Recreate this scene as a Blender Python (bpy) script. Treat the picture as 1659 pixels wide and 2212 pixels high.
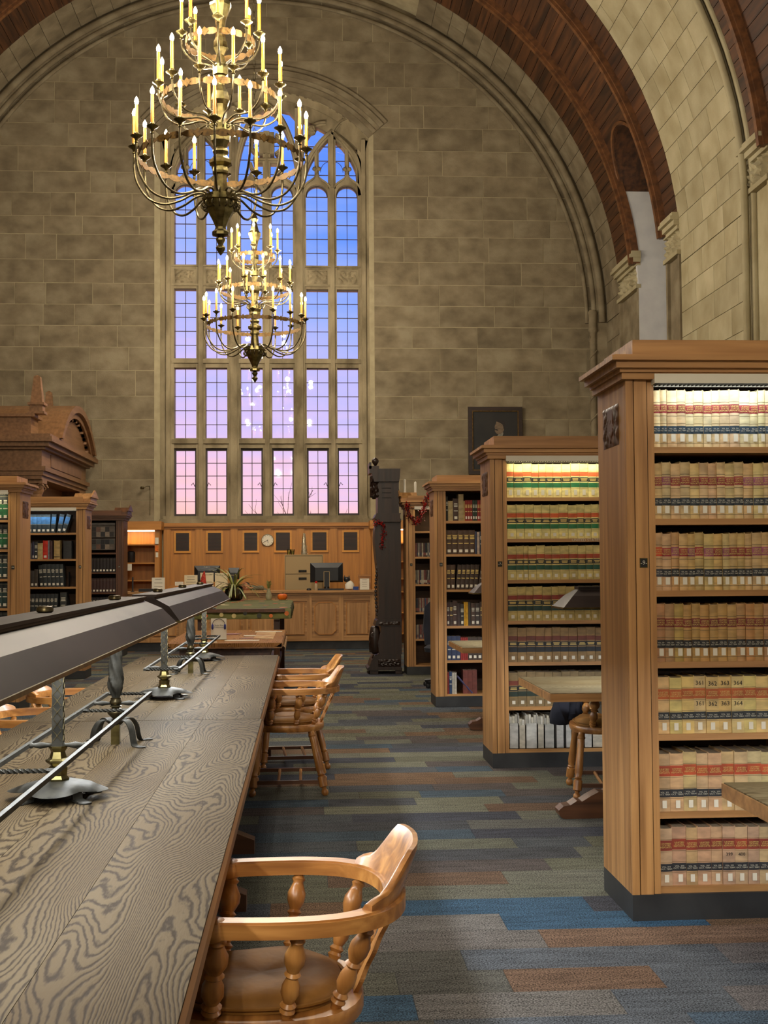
import bpy, bmesh, math, random
from mathutils import Vector, Matrix
random.seed(7)
PI = math.pi
for o in list(bpy.data.objects): bpy.data.objects.remove(o)
SC = bpy.context.scene
COL = SC.collection

# ------------------------------------------------------------------ camera
W, H, F = 1659.0, 2212.0, 2750.0
cam_d = bpy.data.cameras.new('camera'); cam = bpy.data.objects.new('camera', cam_d); COL.objects.link(cam)
cam_d.sensor_fit = 'VERTICAL'; cam_d.sensor_height = 36.0; cam_d.lens = 36.0 * F / H
cam_d.clip_start = 0.05; cam_d.clip_end = 500
_y = Vector(((657 - W / 2) / F, -(1222 - H / 2) / F, -1)).normalized()      # hall axis seen by the camera
_u = Vector((math.sin(-0.004), math.cos(-0.004), 0)); _z = (_u - _y * _u.dot(_y)).normalized(); _x = _y.cross(_z)
cam.matrix_world = Matrix.Translation((0, 0, 1.5)) @ Matrix((_x, _y, _z)).to_4x4()
SC.camera = cam

# ------------------------------------------------------------------ colour helpers, world, lights, exposure
def lin(r, g, b):
    f = lambda c: (c / 255 / 12.92) if c / 255 <= .04045 else ((c / 255 + .055) / 1.055) ** 2.4
    return (f(r), f(g), f(b), 1)
SC.view_settings.view_transform = 'Standard'; SC.view_settings.look = 'None'
SC.view_settings.exposure = 0.25; SC.view_settings.gamma = 1.0; SC.view_settings.use_curve_mapping = False
SKY = 1.5
wd = bpy.data.worlds.new('dusk_sky'); SC.world = wd; wd.use_nodes = True
nt = wd.node_tree; nt.nodes.clear()
def N(nt, t, **k):
    n = nt.nodes.new(t)
    for a, b in k.items(): setattr(n, a, b)
    return n
_o = N(nt, 'ShaderNodeOutputWorld'); _b = N(nt, 'ShaderNodeBackground'); _b.inputs[1].default_value = SKY
_tc = N(nt, 'ShaderNodeTexCoord'); _sx = N(nt, 'ShaderNodeSeparateXYZ'); nt.links.new(_tc.outputs['Generated'], _sx.inputs[0])
_ns = N(nt, 'ShaderNodeTexNoise'); _ns.inputs['Scale'].default_value = 6; _ns.inputs['Detail'].default_value = 5
_mp = N(nt, 'ShaderNodeMapping'); _mp.inputs['Scale'].default_value = (1, 1, 7); nt.links.new(_tc.outputs['Generated'], _mp.inputs[0]); nt.links.new(_mp.outputs[0], _ns.inputs['Vector'])
_ma = N(nt, 'ShaderNodeMath', operation='MULTIPLY_ADD'); _ma.inputs[1].default_value = .16; nt.links.new(_ns.outputs['Fac'], _ma.inputs[0])
_mb = N(nt, 'ShaderNodeMath', operation='MULTIPLY_ADD'); _mb.inputs[1].default_value = .28; nt.links.new(_sx.outputs['X'], _mb.inputs[0]); nt.links.new(_sx.outputs['Z'], _mb.inputs[2])
_mc = N(nt, 'ShaderNodeMath', operation='SUBTRACT'); nt.links.new(_mb.outputs[0], _mc.inputs[0]); _mc.inputs[1].default_value = .066
nt.links.new(_mc.outputs[0], _ma.inputs[2])
_cr = N(nt, 'ShaderNodeValToRGB'); nt.links.new(_ma.outputs[0], _cr.inputs[0])
_el = _cr.color_ramp.elements
for p, c in ((0, (222, 160, 150)), (.045, (214, 165, 172)), (.10, (188, 162, 198)), (.16, (160, 155, 208)), (.23, (128, 146, 214)), (.30, (86, 124, 214)), (.38, (58, 104, 204)), (.7, (30, 60, 140))):
    e = _el.new(p) if p not in (0,) else _el[0]
    e.position = p; e.color = lin(*c)
_el[-1].color = lin(20, 44, 110)
nt.links.new(_cr.outputs[0], _b.inputs[0]); nt.links.new(_b.outputs[0], _o.inputs[0])

def light(name, kind, loc, power, color, size=.1, size_y=None, rot=(0, 0, 0), spread=PI):
    d = bpy.data.lights.new(name, kind); d.energy = power; d.color = color
    if kind == 'AREA':
        d.shape = 'RECTANGLE'; d.size = size; d.size_y = size_y or size; d.spread = spread
    else: d.shadow_soft_size = size
    o = bpy.data.objects.new(name, d); COL.objects.link(o); o.location = loc; o.rotation_euler = rot
    return o
WARM = (1, .88, .70); COOL = (.86, .95, 1.0); TUBE = (1, .96, .80)
HX = -0.755                                     # hall axis
CHANDELIER_W, SHADE_W, CASE_W = 93, 62, 1.2
for yy, kk in ((3.5, .12), (-4.6, 1.6)):                          # the hall's chandeliers behind and above the camera
    for k in range(6):
        a = k * PI / 3
        light('chandelier_bulb_light', 'POINT', (HX + .7 * math.cos(a), yy + .7 * math.sin(a), 5.5), CHANDELIER_W * 1.4 * kk, WARM, .05)

# ------------------------------------------------------------------ mesh helpers
class MB:
    def __init__(s): s.v = []; s.f = []; s.m = []; s.s = []
    def add(s, vs, fs, m=0, sm=False):
        b = len(s.v); s.v += [tuple(v) for v in vs]
        for f in fs: s.f.append([b + i for i in f]); s.m.append(m); s.s.append(sm)
        return b
    def box(s, x0, x1, y0, y1, z0, z1, m=0):
        if x0 > x1: x0, x1 = x1, x0
        if y0 > y1: y0, y1 = y1, y0
        if z0 > z1: z0, z1 = z1, z0
        return s.add([(x0, y0, z0), (x1, y0, z0), (x1, y1, z0), (x0, y1, z0), (x0, y0, z1), (x1, y0, z1), (x1, y1, z1), (x0, y1, z1)],
              [(0, 3, 2, 1), (4, 5, 6, 7), (0, 1, 5, 4), (1, 2, 6, 5), (2, 3, 7, 6), (3, 0, 4, 7)], m)
    def prism(s, poly, axis, a0, a1, m=0, sm=False):
        n = len(poly)
        P = {'y': lambda p, a: (p[0], a, p[1]), 'x': lambda p, a: (a, p[0], p[1]), 'z': lambda p, a: (p[0], p[1], a)}[axis]
        vs = [P(p, a0) for p in poly] + [P(p, a1) for p in poly]
        fs = [tuple(range(n)), tuple(range(2 * n - 1, n - 1, -1))] 
        b = s.add(vs, fs, m)
        for i in range(n):
            j = (i + 1) % n; s.f.append([b + i, b + n + i, b + n + j, b + j]); s.m.append(m); s.s.append(sm)
        return b
    def strip(s, A, B, d0, d1, axis='y', m=0, closed=False):
        """solid between two 2D polylines A and B, thick from d0 to d1 along axis"""
        P = {'y': lambda p, a: (p[0], a, p[1]), 'x': lambda p, a: (a, p[0], p[1]), 'z': lambda p, a: (p[0], p[1], a)}[axis]
        n = len(A); vs = []
        for i in range(n): vs += [P(A[i], d0), P(B[i], d0), P(B[i], d1), P(A[i], d1)]
        fs = []
        for i in range(n if closed else n - 1):
            a = 4 * i; b = 4 * ((i + 1) % n)
            for k in range(4): fs.append((a + k, a + (k + 1) % 4, b + (k + 1) % 4, b + k))
        if not closed: fs += [(3, 2, 1, 0), tuple(4 * (n - 1) + k for k in range(4))]
        s.add(vs, fs, m)
    def lathe(s, prof, n=16, c=(0, 0, 0), m=0, sm=True, ph=0.0, mat=None):
        vs = []; fs = []
        for r, z in prof:
            for i in range(n):
                a = ph + 2 * PI * i / n; v = Vector((r * math.cos(a), r * math.sin(a), z))
                if mat: v = mat @ v
                vs.append((v.x + c[0], v.y + c[1], v.z + c[2]))
        k = len(prof)
        for j in range(k - 1):
            for i in range(n):
                i2 = (i + 1) % n; fs.append((j * n + i, j * n + i2, (j + 1) * n + i2, (j + 1) * n + i))
        b = s.add(vs, fs, m, sm)
        s.f.append([b + i for i in range(n - 1, -1, -1)]); s.m.append(m); s.s.append(False)
        s.f.append([b + (k - 1) * n + i for i in range(n)]); s.m.append(m); s.s.append(False)
        return b
    def tube(s, path, r, n=8, m=0, closed=False, sm=True, flat=1.0):
        path = [Vector(p) for p in path]; k = len(path); rr = r if isinstance(r, (list, tuple)) else [r] * k
        vs = []; up = None
        for i, p in enumerate(path):
            t = (path[(i + 1) % k] - path[i - 1]) if (closed or 0 < i < k - 1) else (path[1] - path[0] if i == 0 else path[-1] - path[-2])
            t.normalize()
            if up is None:
                up = Vector((0, 0, 1)) if abs(t.z) < .95 else Vector((1, 0, 0))
            x = t.cross(up)
            if x.length < 1e-5: x = t.cross(Vector((0, 1, 0)))
            x.normalize(); up = x.cross(t).normalized()
            for j in range(n):
                a = 2 * PI * j / n + PI / n; vs.append(p + x * (math.cos(a) * rr[i]) + up * (math.sin(a) * rr[i] * flat))
        fs = []
        for i in range(k if closed else k - 1):
            i2 = (i + 1) % k
            for j in range(n): fs.append((i * n + j, i * n + (j + 1) % n, i2 * n + (j + 1) % n, i2 * n + j))
        b = s.add(vs, fs, m, sm)
        if not closed:
            s.f.append([b + i for i in range(n - 1, -1, -1)]); s.m.append(m); s.s.append(False)
            s.f.append([b + (k - 1) * n + i for i in range(n)]); s.m.append(m); s.s.append(False)
    def xf(s, M, start=0):
        for i in range(start, len(s.v)):
            v = M @ Vector(s.v[i]); s.v[i] = (v.x, v.y, v.z)
        return s
    def mesh(s, name, mats):
        me = bpy.data.meshes.new(name); me.from_pydata(s.v, [], s.f)
        for x in (mats if isinstance(mats, (list, tuple)) else [mats]): me.materials.append(x)
        me.polygons.foreach_set('material_index', s.m); me.polygons.foreach_set('use_smooth', s.s)
        if len(s.f) < 60000:
            bm = bmesh.new(); bm.from_mesh(me); bmesh.ops.recalc_face_normals(bm, faces=bm.faces); bm.to_mesh(me); bm.free()
        if any(s.s): me.set_sharp_from_angle(angle=math.radians(50))
        me.update(); return me
def tag(o, label=None, cat=None, group=None, kind=None):
    if label: o['label'] = label
    if cat: o['category'] = cat
    if group: o['group'] = group
    if kind: o['kind'] = kind
    return o
def ob(name, mb, mats=None, parent=None, loc=(0, 0, 0), rot=(0, 0, 0), label=None, cat=None, group=None, kind=None):
    me = mb.mesh(name, mats) if isinstance(mb, MB) else mb
    o = bpy.data.objects.new(name, me); COL.objects.link(o); o.parent = parent; o.location = loc; o.rotation_euler = rot
    return tag(o, label, cat, group, kind)
def empty(name, loc, rz=0.0, label=None, cat=None, group=None, kind=None):
    o = bpy.data.objects.new(name, None); COL.objects.link(o); o.location = loc; o.rotation_euler = (0, 0, rz); o.empty_display_size = .1
    return tag(o, label, cat, group, kind)
def copy_tree(o, parent=None):
    c = o.copy(); COL.objects.link(c); c.parent = parent
    for ch in [x for x in KIDS.get(o.name, [])]: copy_tree(ch, c)
    return c
KIDS = {}
def index_kids(o):
    KIDS[o.name] = [c for c in bpy.data.objects if c.parent == o]
    for c in KIDS[o.name]: index_kids(c)
def part(name, mats, parent, *boxes):
    b = MB()
    for x in boxes: b.box(*x)
    return ob(name, b, mats, parent)
def spline(pts, n=6, closed=False):
    P = [Vector(p) for p in pts]; out = []; k = len(P)
    for i in range(k if closed else k - 1):
        p0 = P[i - 1] if (i > 0 or closed) else P[0]; p1 = P[i]; p2 = P[(i + 1) % k]; p3 = P[(i + 2) % k] if (i + 2 < k or closed) else P[-1]
        for j in range(n):
            t = j / n; out.append(.5 * ((2 * p1) + (p2 - p0) * t + (2 * p0 - 5 * p1 + 4 * p2 - p3) * t * t + (3 * p1 - p0 - 3 * p2 + p3) * t ** 3))
    if not closed: out.append(P[-1])
    return out
_txt = {}
def text_mesh(s, size, mat, ext=.0006, spacing=.85):
    k = (s, size, mat.name)
    if k in _txt: return _txt[k]
    c = bpy.data.curves.new('lettering', 'FONT'); c.body = s; c.size = size; c.extrude = ext; c.align_x = 'CENTER'; c.align_y = 'CENTER'; c.resolution_u = 2; c.space_line = spacing
    o = bpy.data.objects.new('lettering_tmp', c); COL.objects.link(o)
    me = bpy.data.meshes.new_from_object(o); bpy.data.objects.remove(o); bpy.data.curves.remove(c)
    me.materials.clear(); me.materials.append(mat); _txt[k] = me
    return me
FACE_CAM = (PI / 2, 0, 0)                       # text lying in XY turned to face -Y

# ------------------------------------------------------------------ materials
def mat(name, c1, c2=None, scale=(4, 4, 4), detail=4, rough=.6, metal=0, bump=0, rnd=0.0, ramp=(.35, .65), dist=0.0, spec=.5, obcol=False, c3=None, fine=0, coat=0):
    m = bpy.data.materials.new(name); m.use_nodes = True; t = m.node_tree; L = t.links.new
    p = t.nodes['Principled BSDF']; p.inputs['Roughness'].default_value = rough; p.inputs['Metallic'].default_value = metal
    p.inputs['Specular IOR Level'].default_value = spec; p.inputs['Coat Weight'].default_value = coat
    if c2 is None and not obcol: p.inputs['Base Color'].default_value = lin(*c1)
    tc = N(t, 'ShaderNodeTexCoord'); oi = N(t, 'ShaderNodeObjectInfo')
    mp = N(t, 'ShaderNodeMapping'); mp.inputs['Scale'].default_value = scale; L(tc.outputs['Object'], mp.inputs[0])
    rv = N(t, 'ShaderNodeMath', operation='MULTIPLY'); rv.inputs[1].default_value = 61.7; L(oi.outputs['Random'], rv.inputs[0]); L(rv.outputs[0], mp.inputs['Location'])
    nz = N(t, 'ShaderNodeTexNoise'); nz.inputs['Scale'].default_value = 1; nz.inputs['Detail'].default_value = detail; nz.inputs['Distortion'].default_value = dist; L(mp.outputs[0], nz.inputs['Vector'])
    col = None
    if c2 is not None or obcol:
        cr = N(t, 'ShaderNodeValToRGB'); L(nz.outputs['Fac'], cr.inputs[0])
        e = cr.color_ramp.elements; e[0].position, e[1].position = ramp
        if obcol: e[0].color = (.62, .62, .62, 1); e[1].color = (1.25, 1.25, 1.25, 1)
        else: e[0].color = lin(*c1); e[1].color = lin(*c2)
        if c3: x = e.new((ramp[0] + ramp[1]) / 2); x.color = lin(*c3)
        col = cr.outputs[0]
        if obcol:
            mx = N(t, 'ShaderNodeMix', data_type='RGBA', blend_type='MULTIPLY'); mx.inputs[0].default_value = 1; L(col, mx.inputs[6]); L(oi.outputs['Color'], mx.inputs[7]); col = mx.outputs[2]
        if rnd:
            hs = N(t, 'ShaderNodeHueSaturation'); mr = N(t, 'ShaderNodeMapRange'); mr.inputs['To Min'].default_value = 1 - rnd; mr.inputs['To Max'].default_value = 1 + rnd
            L(oi.outputs['Random'], mr.inputs[0]); L(mr.outputs[0], hs.inputs['Value']); L(col, hs.inputs['Color']); col = hs.outputs[0]
        L(col, p.inputs['Base Color'])
    if bump:
        bp = N(t, 'ShaderNodeBump'); bp.inputs['Strength'].default_value = bump; bp.inputs['Distance'].default_value = .01
        src = nz.outputs['Fac']
        if fine:
            n2 = N(t, 'ShaderNodeTexNoise'); n2.inputs['Scale'].default_value = fine; n2.inputs['Detail'].default_value = 3; L(tc.outputs['Object'], n2.inputs['Vector']); src = n2.outputs['Fac']
        L(src, bp.inputs['Height']); L(bp.outputs[0], p.inputs['Normal'])
    return m
def emis(name, c, s, sample=False):
    m = bpy.data.materials.new(name); m.use_nodes = True; t = m.node_tree; t.nodes.clear()
    e = N(t, 'ShaderNodeEmission'); e.inputs[0].default_value = c; e.inputs[1].default_value = s; o = N(t, 'ShaderNodeOutputMaterial'); t.links.new(e.outputs[0], o.inputs[0])
    if not sample: m.cycles.emission_sampling = 'NONE'
    return m
M = {}
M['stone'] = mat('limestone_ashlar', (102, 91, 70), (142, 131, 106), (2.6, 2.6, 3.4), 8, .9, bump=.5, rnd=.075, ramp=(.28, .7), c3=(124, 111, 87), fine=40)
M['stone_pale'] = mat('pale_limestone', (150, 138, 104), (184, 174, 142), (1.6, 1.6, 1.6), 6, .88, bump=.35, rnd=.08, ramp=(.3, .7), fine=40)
M['mortar'] = mat('pale_mortar', (158, 146, 116), (172, 160, 128), (6, 6, 6), rough=.95)
M['trac'] = mat('weathered_tracery_stone', (104, 92, 68), (158, 144, 114), (3, 3, 1.4), 6, .9, bump=.4, ramp=(.3, .62), fine=50)
M['plaster'] = mat('white_plaster', (196, 196, 198), (206, 206, 206), rough=.9)
M['vault'] = mat('vault_board', (52, 31, 18), (92, 56, 30), (14, .8, 14), 4, .55, bump=.15, rnd=.28)
M['vaultb'] = mat('vault_backing', (60, 38, 22), (72, 46, 28), rough=.8)
M['rib'] = mat('vault_rib', (84, 52, 28), (118, 76, 42), (12, 2, 12), 3, .5)
def wood(name, a, b, axis, rough=.45, c3=None, s=1.0, rnd=.05, coat=0):
    sc = {'x': (1.2 * s, 22 * s, 22 * s), 'y': (22 * s, 1.2 * s, 22 * s), 'z': (22 * s, 22 * s, 1.2 * s)}[axis]
    return mat(name, a, b, sc, 5, rough, bump=.12, rnd=rnd, ramp=(.3, .7), dist=.4, c3=c3, coat=coat)
for ax in 'xyz':
    M['oak' + ax] = wood('golden_oak_' + ax, (140, 98, 54), (192, 144, 88), ax, c3=(168, 122, 72))
    M['dark' + ax] = wood('dark_oak_' + ax, (64, 38, 22), (100, 62, 36), ax)
    M['chair' + ax] = wood('chair_oak_' + ax, (124, 78, 36), (198, 142, 76), ax, rough=.36, c3=(164, 110, 54), coat=.1)
    M['clock' + ax] = wood('ebonised_oak_' + ax, (28, 18, 13), (52, 33, 23), ax, rough=.4)
    M['honey' + ax] = wood('honey_panel_' + ax, (160, 104, 42), (190, 128, 54), ax)
M['portal'] = wood('portal_oak', (108, 76, 48), (140, 102, 68), 'y')
M['frame'] = wood('golden_grille_frame', (196, 130, 44), (214, 150, 60), 'x')
M['groove'] = mat('dark_groove', (40, 26, 14), rough=.8)
M['edge'] = wood('table_edge_oak', (104, 66, 28), (150, 102, 48), 'y')
M['black'] = mat('black_plinth', (30, 31, 33), (46, 47, 48), (5, 5, 5), rough=.55)
M['dgrey'] = mat('dark_plastic', (24, 25, 28), rough=.45)
M['inner'] = mat('case_interior', (62, 42, 26), (84, 58, 36), (2, 2, 12), rough=.7)
M['bronze'] = mat('dark_bronze', (70, 62, 44), (110, 100, 72), (30, 30, 30), 3, .36, .9, rnd=.06)
M['brass'] = mat('aged_brass', (92, 84, 52), (132, 120, 78), (20, 20, 20), 3, .3, 1.0)
M['iron'] = mat('steel_grey_iron', (34, 33, 29), (56, 54, 48), (25, 25, 25), 3, .55, .3, spec=.2)
M['shade'] = mat('brown_metal_shade', (50, 44, 42), (72, 63, 60), (3, 1, 3), 3, .5, .1, spec=.16, ramp=(.4, .6))
M['shadein'] = mat('shade_white_inside', (215, 212, 200), rough=.6)
M['gilt'] = mat('gilt_band', (74, 54, 22), (110, 82, 36), (40, 40, 40), rough=.5, metal=.5)
M['candle'] = mat('amber_glow_candle_tube', (190, 108, 22), (206, 126, 32), (20, 20, 2), rough=.5)  # amber of bulb light glowing through the tube is put into the colour
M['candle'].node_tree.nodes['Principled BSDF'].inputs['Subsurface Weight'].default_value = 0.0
M['bulb'] = emis('lit_bulb', (1, .86, .55, 1), 38)
M['tube'] = emis('lit_tube', (1, .98, .88, 1), 5)
M['tubewarm'] = emis('lit_tube_warm', (1, .9, .62, 1), 5)
M['white'] = mat('white_paper', (214, 208, 190), (222, 216, 200), rough=.8)
M['cream'] = mat('cream_paper', (206, 192, 156), (214, 202, 170), rough=.8)
M['ink'] = mat('black_ink', (30, 28, 28), rough=.8)
M['gold'] = mat('gold_lettering', (206, 178, 104), rough=.5)
M['silver'] = mat('silver_lettering', (190, 186, 170), rough=.5)
M['leather'] = mat('tan_leather', (104, 70, 28), (146, 102, 46), (7, 7, 7), 4, .62, spec=.2, bump=.5, ramp=(.3, .7), fine=14)
M['page'] = mat('page_edges', (120, 104, 84), (150, 134, 110), (200, 3, 3), rough=.9)
M['beige'] = mat('beige_steel', (158, 134, 92), rough=.5)
M['glass'] = None
def glass(name, tint=(1, 1, 1, 1), fac=.06):
    m = bpy.data.materials.new(name); m.use_nodes = True; t = m.node_tree; t.nodes.clear(); L = t.links.new
    o = N(t, 'ShaderNodeOutputMaterial'); mx = N(t, 'ShaderNodeMixShader'); tr = N(t, 'ShaderNodeBsdfTransparent'); gl = N(t, 'ShaderNodeBsdfGlossy'); gl.inputs['Roughness'].default_value = .015
    fr = N(t, 'ShaderNodeFresnel'); fr.inputs[0].default_value = 1.5; tr.inputs[0].default_value = tint
    L(fr.outputs[0], mx.inputs[0]); L(tr.outputs[0], mx.inputs[1]); L(gl.outputs[0], mx.inputs[2]); L(mx.outputs[0], o.inputs[0])
    return m
M['pane'] = glass('window_glass'); M['vaseglass'] = glass('clear_vase_glass', (.86, .9, .84, 1))
# weathered oak table boards: contour lines of a stretched noise field = cathedral grain
def table_mat(name, light_c, dark_c, axis='y'):
    m = bpy.data.materials.new(name); m.use_nodes = True; t = m.node_tree; L = t.links.new; p = t.nodes['Principled BSDF']
    tc = N(t, 'ShaderNodeTexCoord'); oi = N(t, 'ShaderNodeObjectInfo')
    def nz(sc, det, dist=0.0):
        mp = N(t, 'ShaderNodeMapping'); mp.inputs['Scale'].default_value = sc if axis == 'y' else (sc[1], sc[0], sc[2]); L(tc.outputs['Object'], mp.inputs[0])
        rv = N(t, 'ShaderNodeMath', operation='MULTIPLY'); rv.inputs[1].default_value = 37.1; L(oi.outputs['Random'], rv.inputs[0]); L(rv.outputs[0], mp.inputs['Location'])
        n = N(t, 'ShaderNodeTexNoise'); n.inputs['Scale'].default_value = 1; n.inputs['Detail'].default_value = det; n.inputs['Distortion'].default_value = dist; L(mp.outputs[0], n.inputs['Vector']); return n.outputs['Fac']
    def op(o, a, b, c=None):
        n = N(t, 'ShaderNodeMath', operation=o)
        for i, x in enumerate((a, b, c)):
            if x is None: continue
            if isinstance(x, (int, float)): n.inputs[i].default_value = x
            else: L(x, n.inputs[i])
        return n.outputs[0]
    big = nz((3.4, .6, 1), 1.6, .2); jag = nz((26, 9, 1), 2.5); fine = nz((220, 30, 1), 2)
    sx = N(t, 'ShaderNodeSeparateXYZ'); L(tc.outputs['Object'], sx.inputs[0])
    fld = op('ADD', op('MULTIPLY', big, 62), op('MULTIPLY', jag, 1.6)); fld = op('ADD', fld, op('MULTIPLY', sx.outputs['X' if axis == 'y' else 'Y'], 62))
    tri = op('MULTIPLY', op('ABSOLUTE', op('SUBTRACT', op('FRACT', fld, 0), .5), 0), 2)
    tri = op('ADD', tri, op('MULTIPLY', op('SUBTRACT', fine, .5), .7))
    cr = N(t, 'ShaderNodeValToRGB'); L(tri, cr.inputs[0]); e = cr.color_ramp.elements; e[0].position = .10; e[1].position = .55; e[0].color = lin(*dark_c); e[1].color = lin(*light_c)
    pt = nz((1.6, .8, 1), 3); c2 = N(t, 'ShaderNodeValToRGB'); L(pt, c2.inputs[0]); c2.color_ramp.elements[0].position = .35; c2.color_ramp.elements[1].position = .65; c2.color_ramp.elements[0].color = (.78, .70, .58, 1); c2.color_ramp.elements[1].color = (1.05, 1.03, 1, 1)
    mx = N(t, 'ShaderNodeMix', data_type='RGBA', blend_type='MULTIPLY'); mx.inputs[0].default_value = 1; L(cr.outputs[0], mx.inputs[6]); L(c2.outputs[0], mx.inputs[7]); L(mx.outputs[2], p.inputs['Base Color'])
    p.inputs['Roughness'].default_value = .6; p.inputs['Specular IOR Level'].default_value = .02
    bp = N(t, 'ShaderNodeBump'); bp.inputs['Strength'].default_value = .15; bp.inputs['Distance'].default_value = .004; L(tri, bp.inputs['Height']); L(bp.outputs[0], p.inputs['Normal'])
    return m
M['ttop'] = table_mat('weathered_oak_top', (86, 75, 57), (46, 37, 26))
M['ttopx'] = table_mat('pale_oak_top', (126, 117, 94), (88, 78, 58), 'x')
M['ttop2'] = table_mat('brown_oak_top', (164, 120, 76), (116, 80, 46))
# carpet
def carpet_mat(name, cells):
    m = bpy.data.materials.new(name); m.use_nodes = True; t = m.node_tree; L = t.links.new; p = t.nodes['Principled BSDF']; p.inputs['Roughness'].default_value = .95; p.inputs['Specular IOR Level'].default_value = .15
    ge = N(t, 'ShaderNodeNewGeometry'); sx = N(t, 'ShaderNodeSeparateXYZ'); L(ge.outputs['Position'], sx.inputs[0])
    if cells:
        def op(o, a, b=None):
            n = N(t, 'ShaderNodeMath', operation=o)
            for i, x in enumerate((a, b)):
                if x is None: continue
                if isinstance(x, (int, float)): n.inputs[i].default_value = x
                else: L(x, n.inputs[i])
            return n.outputs[0]
        row = op('FLOOR', op('MULTIPLY', sx.outputs['Y'], 4)); w1 = N(t, 'ShaderNodeTexWhiteNoise', noise_dimensions='1D'); L(row, w1.inputs['W'])
        colx = op('FLOOR', op('MULTIPLY', op('ADD', sx.outputs['X'], w1.outputs['Value']), 1.4)); cb = N(t, 'ShaderNodeCombineXYZ'); L(row, cb.inputs[0]); L(colx, cb.inputs[1])
        w2 = N(t, 'ShaderNodeTexWhiteNoise', noise_dimensions='2D'); L(cb.outputs[0], w2.inputs['Vector'])
        cr = N(t, 'ShaderNodeValToRGB'); cr.color_ramp.interpolation = 'CONSTANT'; L(w2.outputs['Value'], cr.inputs[0]); e = cr.color_ramp.elements
        for i, c in enumerate(CARPET):
            x = e[0] if i == 0 else e.new(i / len(CARPET)); x.position = i / len(CARPET); x.color = lin(*c)
        col = cr.outputs[0]
    else:
        oi = N(t, 'ShaderNodeObjectInfo'); col = oi.outputs['Color']
    mp = N(t, 'ShaderNodeMapping'); mp.inputs['Scale'].default_value = (5, 26, 1); L(ge.outputs['Position'], mp.inputs[0])
    n1 = N(t, 'ShaderNodeTexNoise'); n1.inputs['Scale'].default_value = 1; n1.inputs['Detail'].default_value = 4; L(mp.outputs[0], n1.inputs['Vector'])
    n2 = N(t, 'ShaderNodeTexNoise'); n2.inputs['Scale'].default_value = 150; n2.inputs['Detail'].default_value = 1; L(ge.outputs['Position'], n2.inputs['Vector'])
    ad = N(t, 'ShaderNodeMath', operation='ADD'); hf = N(t, 'ShaderNodeMath', operation='MULTIPLY_ADD'); hf.inputs[1].default_value = .55; hf.inputs[2].default_value = .225; L(n1.outputs['Fac'], hf.inputs[0]); L(hf.outputs[0], ad.inputs[0]); n3 = N(t, 'ShaderNodeMath', operation='MULTIPLY_ADD'); n3.inputs[1].default_value = 1.7; n3.inputs[2].default_value = -.35; L(n2.outputs['Fac'], n3.inputs[0]); L(n3.outputs[0], ad.inputs[1])
    mr = N(t, 'ShaderNodeMapRange'); mr.inputs['From Min'].default_value = .7; mr.inputs['From Max'].default_value = 1.3; mr.inputs['To Min'].default_value = .3; mr.inputs['To Max'].default_value = 2.1; L(ad.outputs[0], mr.inputs[0])
    vm = N(t, 'ShaderNodeVectorMath', operation='SCALE'); L(col, vm.inputs[0]); L(mr.outputs[0], vm.inputs['Scale']); L(vm.outputs[0], p.inputs['Base Color'])
    bp = N(t, 'ShaderNodeBump'); bp.inputs['Strength'].default_value = .5; bp.inputs['Distance'].default_value = .006; L(n2.outputs['Fac'], bp.inputs['Height']); L(bp.outputs[0], p.inputs['Normal'])
    return m
CARPET = [(86, 86, 72), (66, 68, 72), (98, 98, 84), (60, 62, 70), (98, 78, 60), (92, 92, 82), (74, 68, 66), (62, 74, 84), (90, 91, 80), (70, 74, 78), (92, 74, 60), (84, 84, 80)]
M['carpet'] = carpet_mat('carpet_far', True); M['tile'] = carpet_mat('carpet_tile', False)

# ================================================================== the room
RV, CZ = 6.8, 6.3                               # vault radius and centre height
YE = 25.0                                       # end wall
XR = HX + RV
# floor and carpet planks
fb = MB(); fb.box(-9.5, 8.5, -9.2, 25.6, -.06, -.004)
floor = ob('floor', fb, M['carpet'], label='patterned carpet of staggered slate, olive, rust and blue planks', cat='floor', kind='structure')
_tm = {}
rnd = random.Random(11)
BLUES = [(52, 78, 100), (70, 86, 102), (102, 100, 98), (98, 95, 93), (58, 82, 102), (104, 84, 70), (88, 92, 100), (84, 90, 98), (96, 94, 96)]
y = 2.5
while y < 11.0:
    x = -1.15 - rnd.random() * .6
    while x < 3.4:
        L = rnd.choice((.4, .55, .7, .85, 1.0))
        if L not in _tm:
            b = MB(); b.box(0, L - .002, 0, .2485, -.005, 0); _tm[L] = b.mesh('carpet_tile', M['tile'])
        t = ob('carpet_tile', _tm[L], None, floor, (x, y, 0))
        near = max(0, min(1, (6.2 - y) / 1.8)) * max(0, min(1, (x + L / 2 - .1) / .6))
        c = rnd.choice(BLUES) if rnd.random() < near * .95 else rnd.choice(CARPET)
        t.color = lin(*c); x += L
    y += .25

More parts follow.
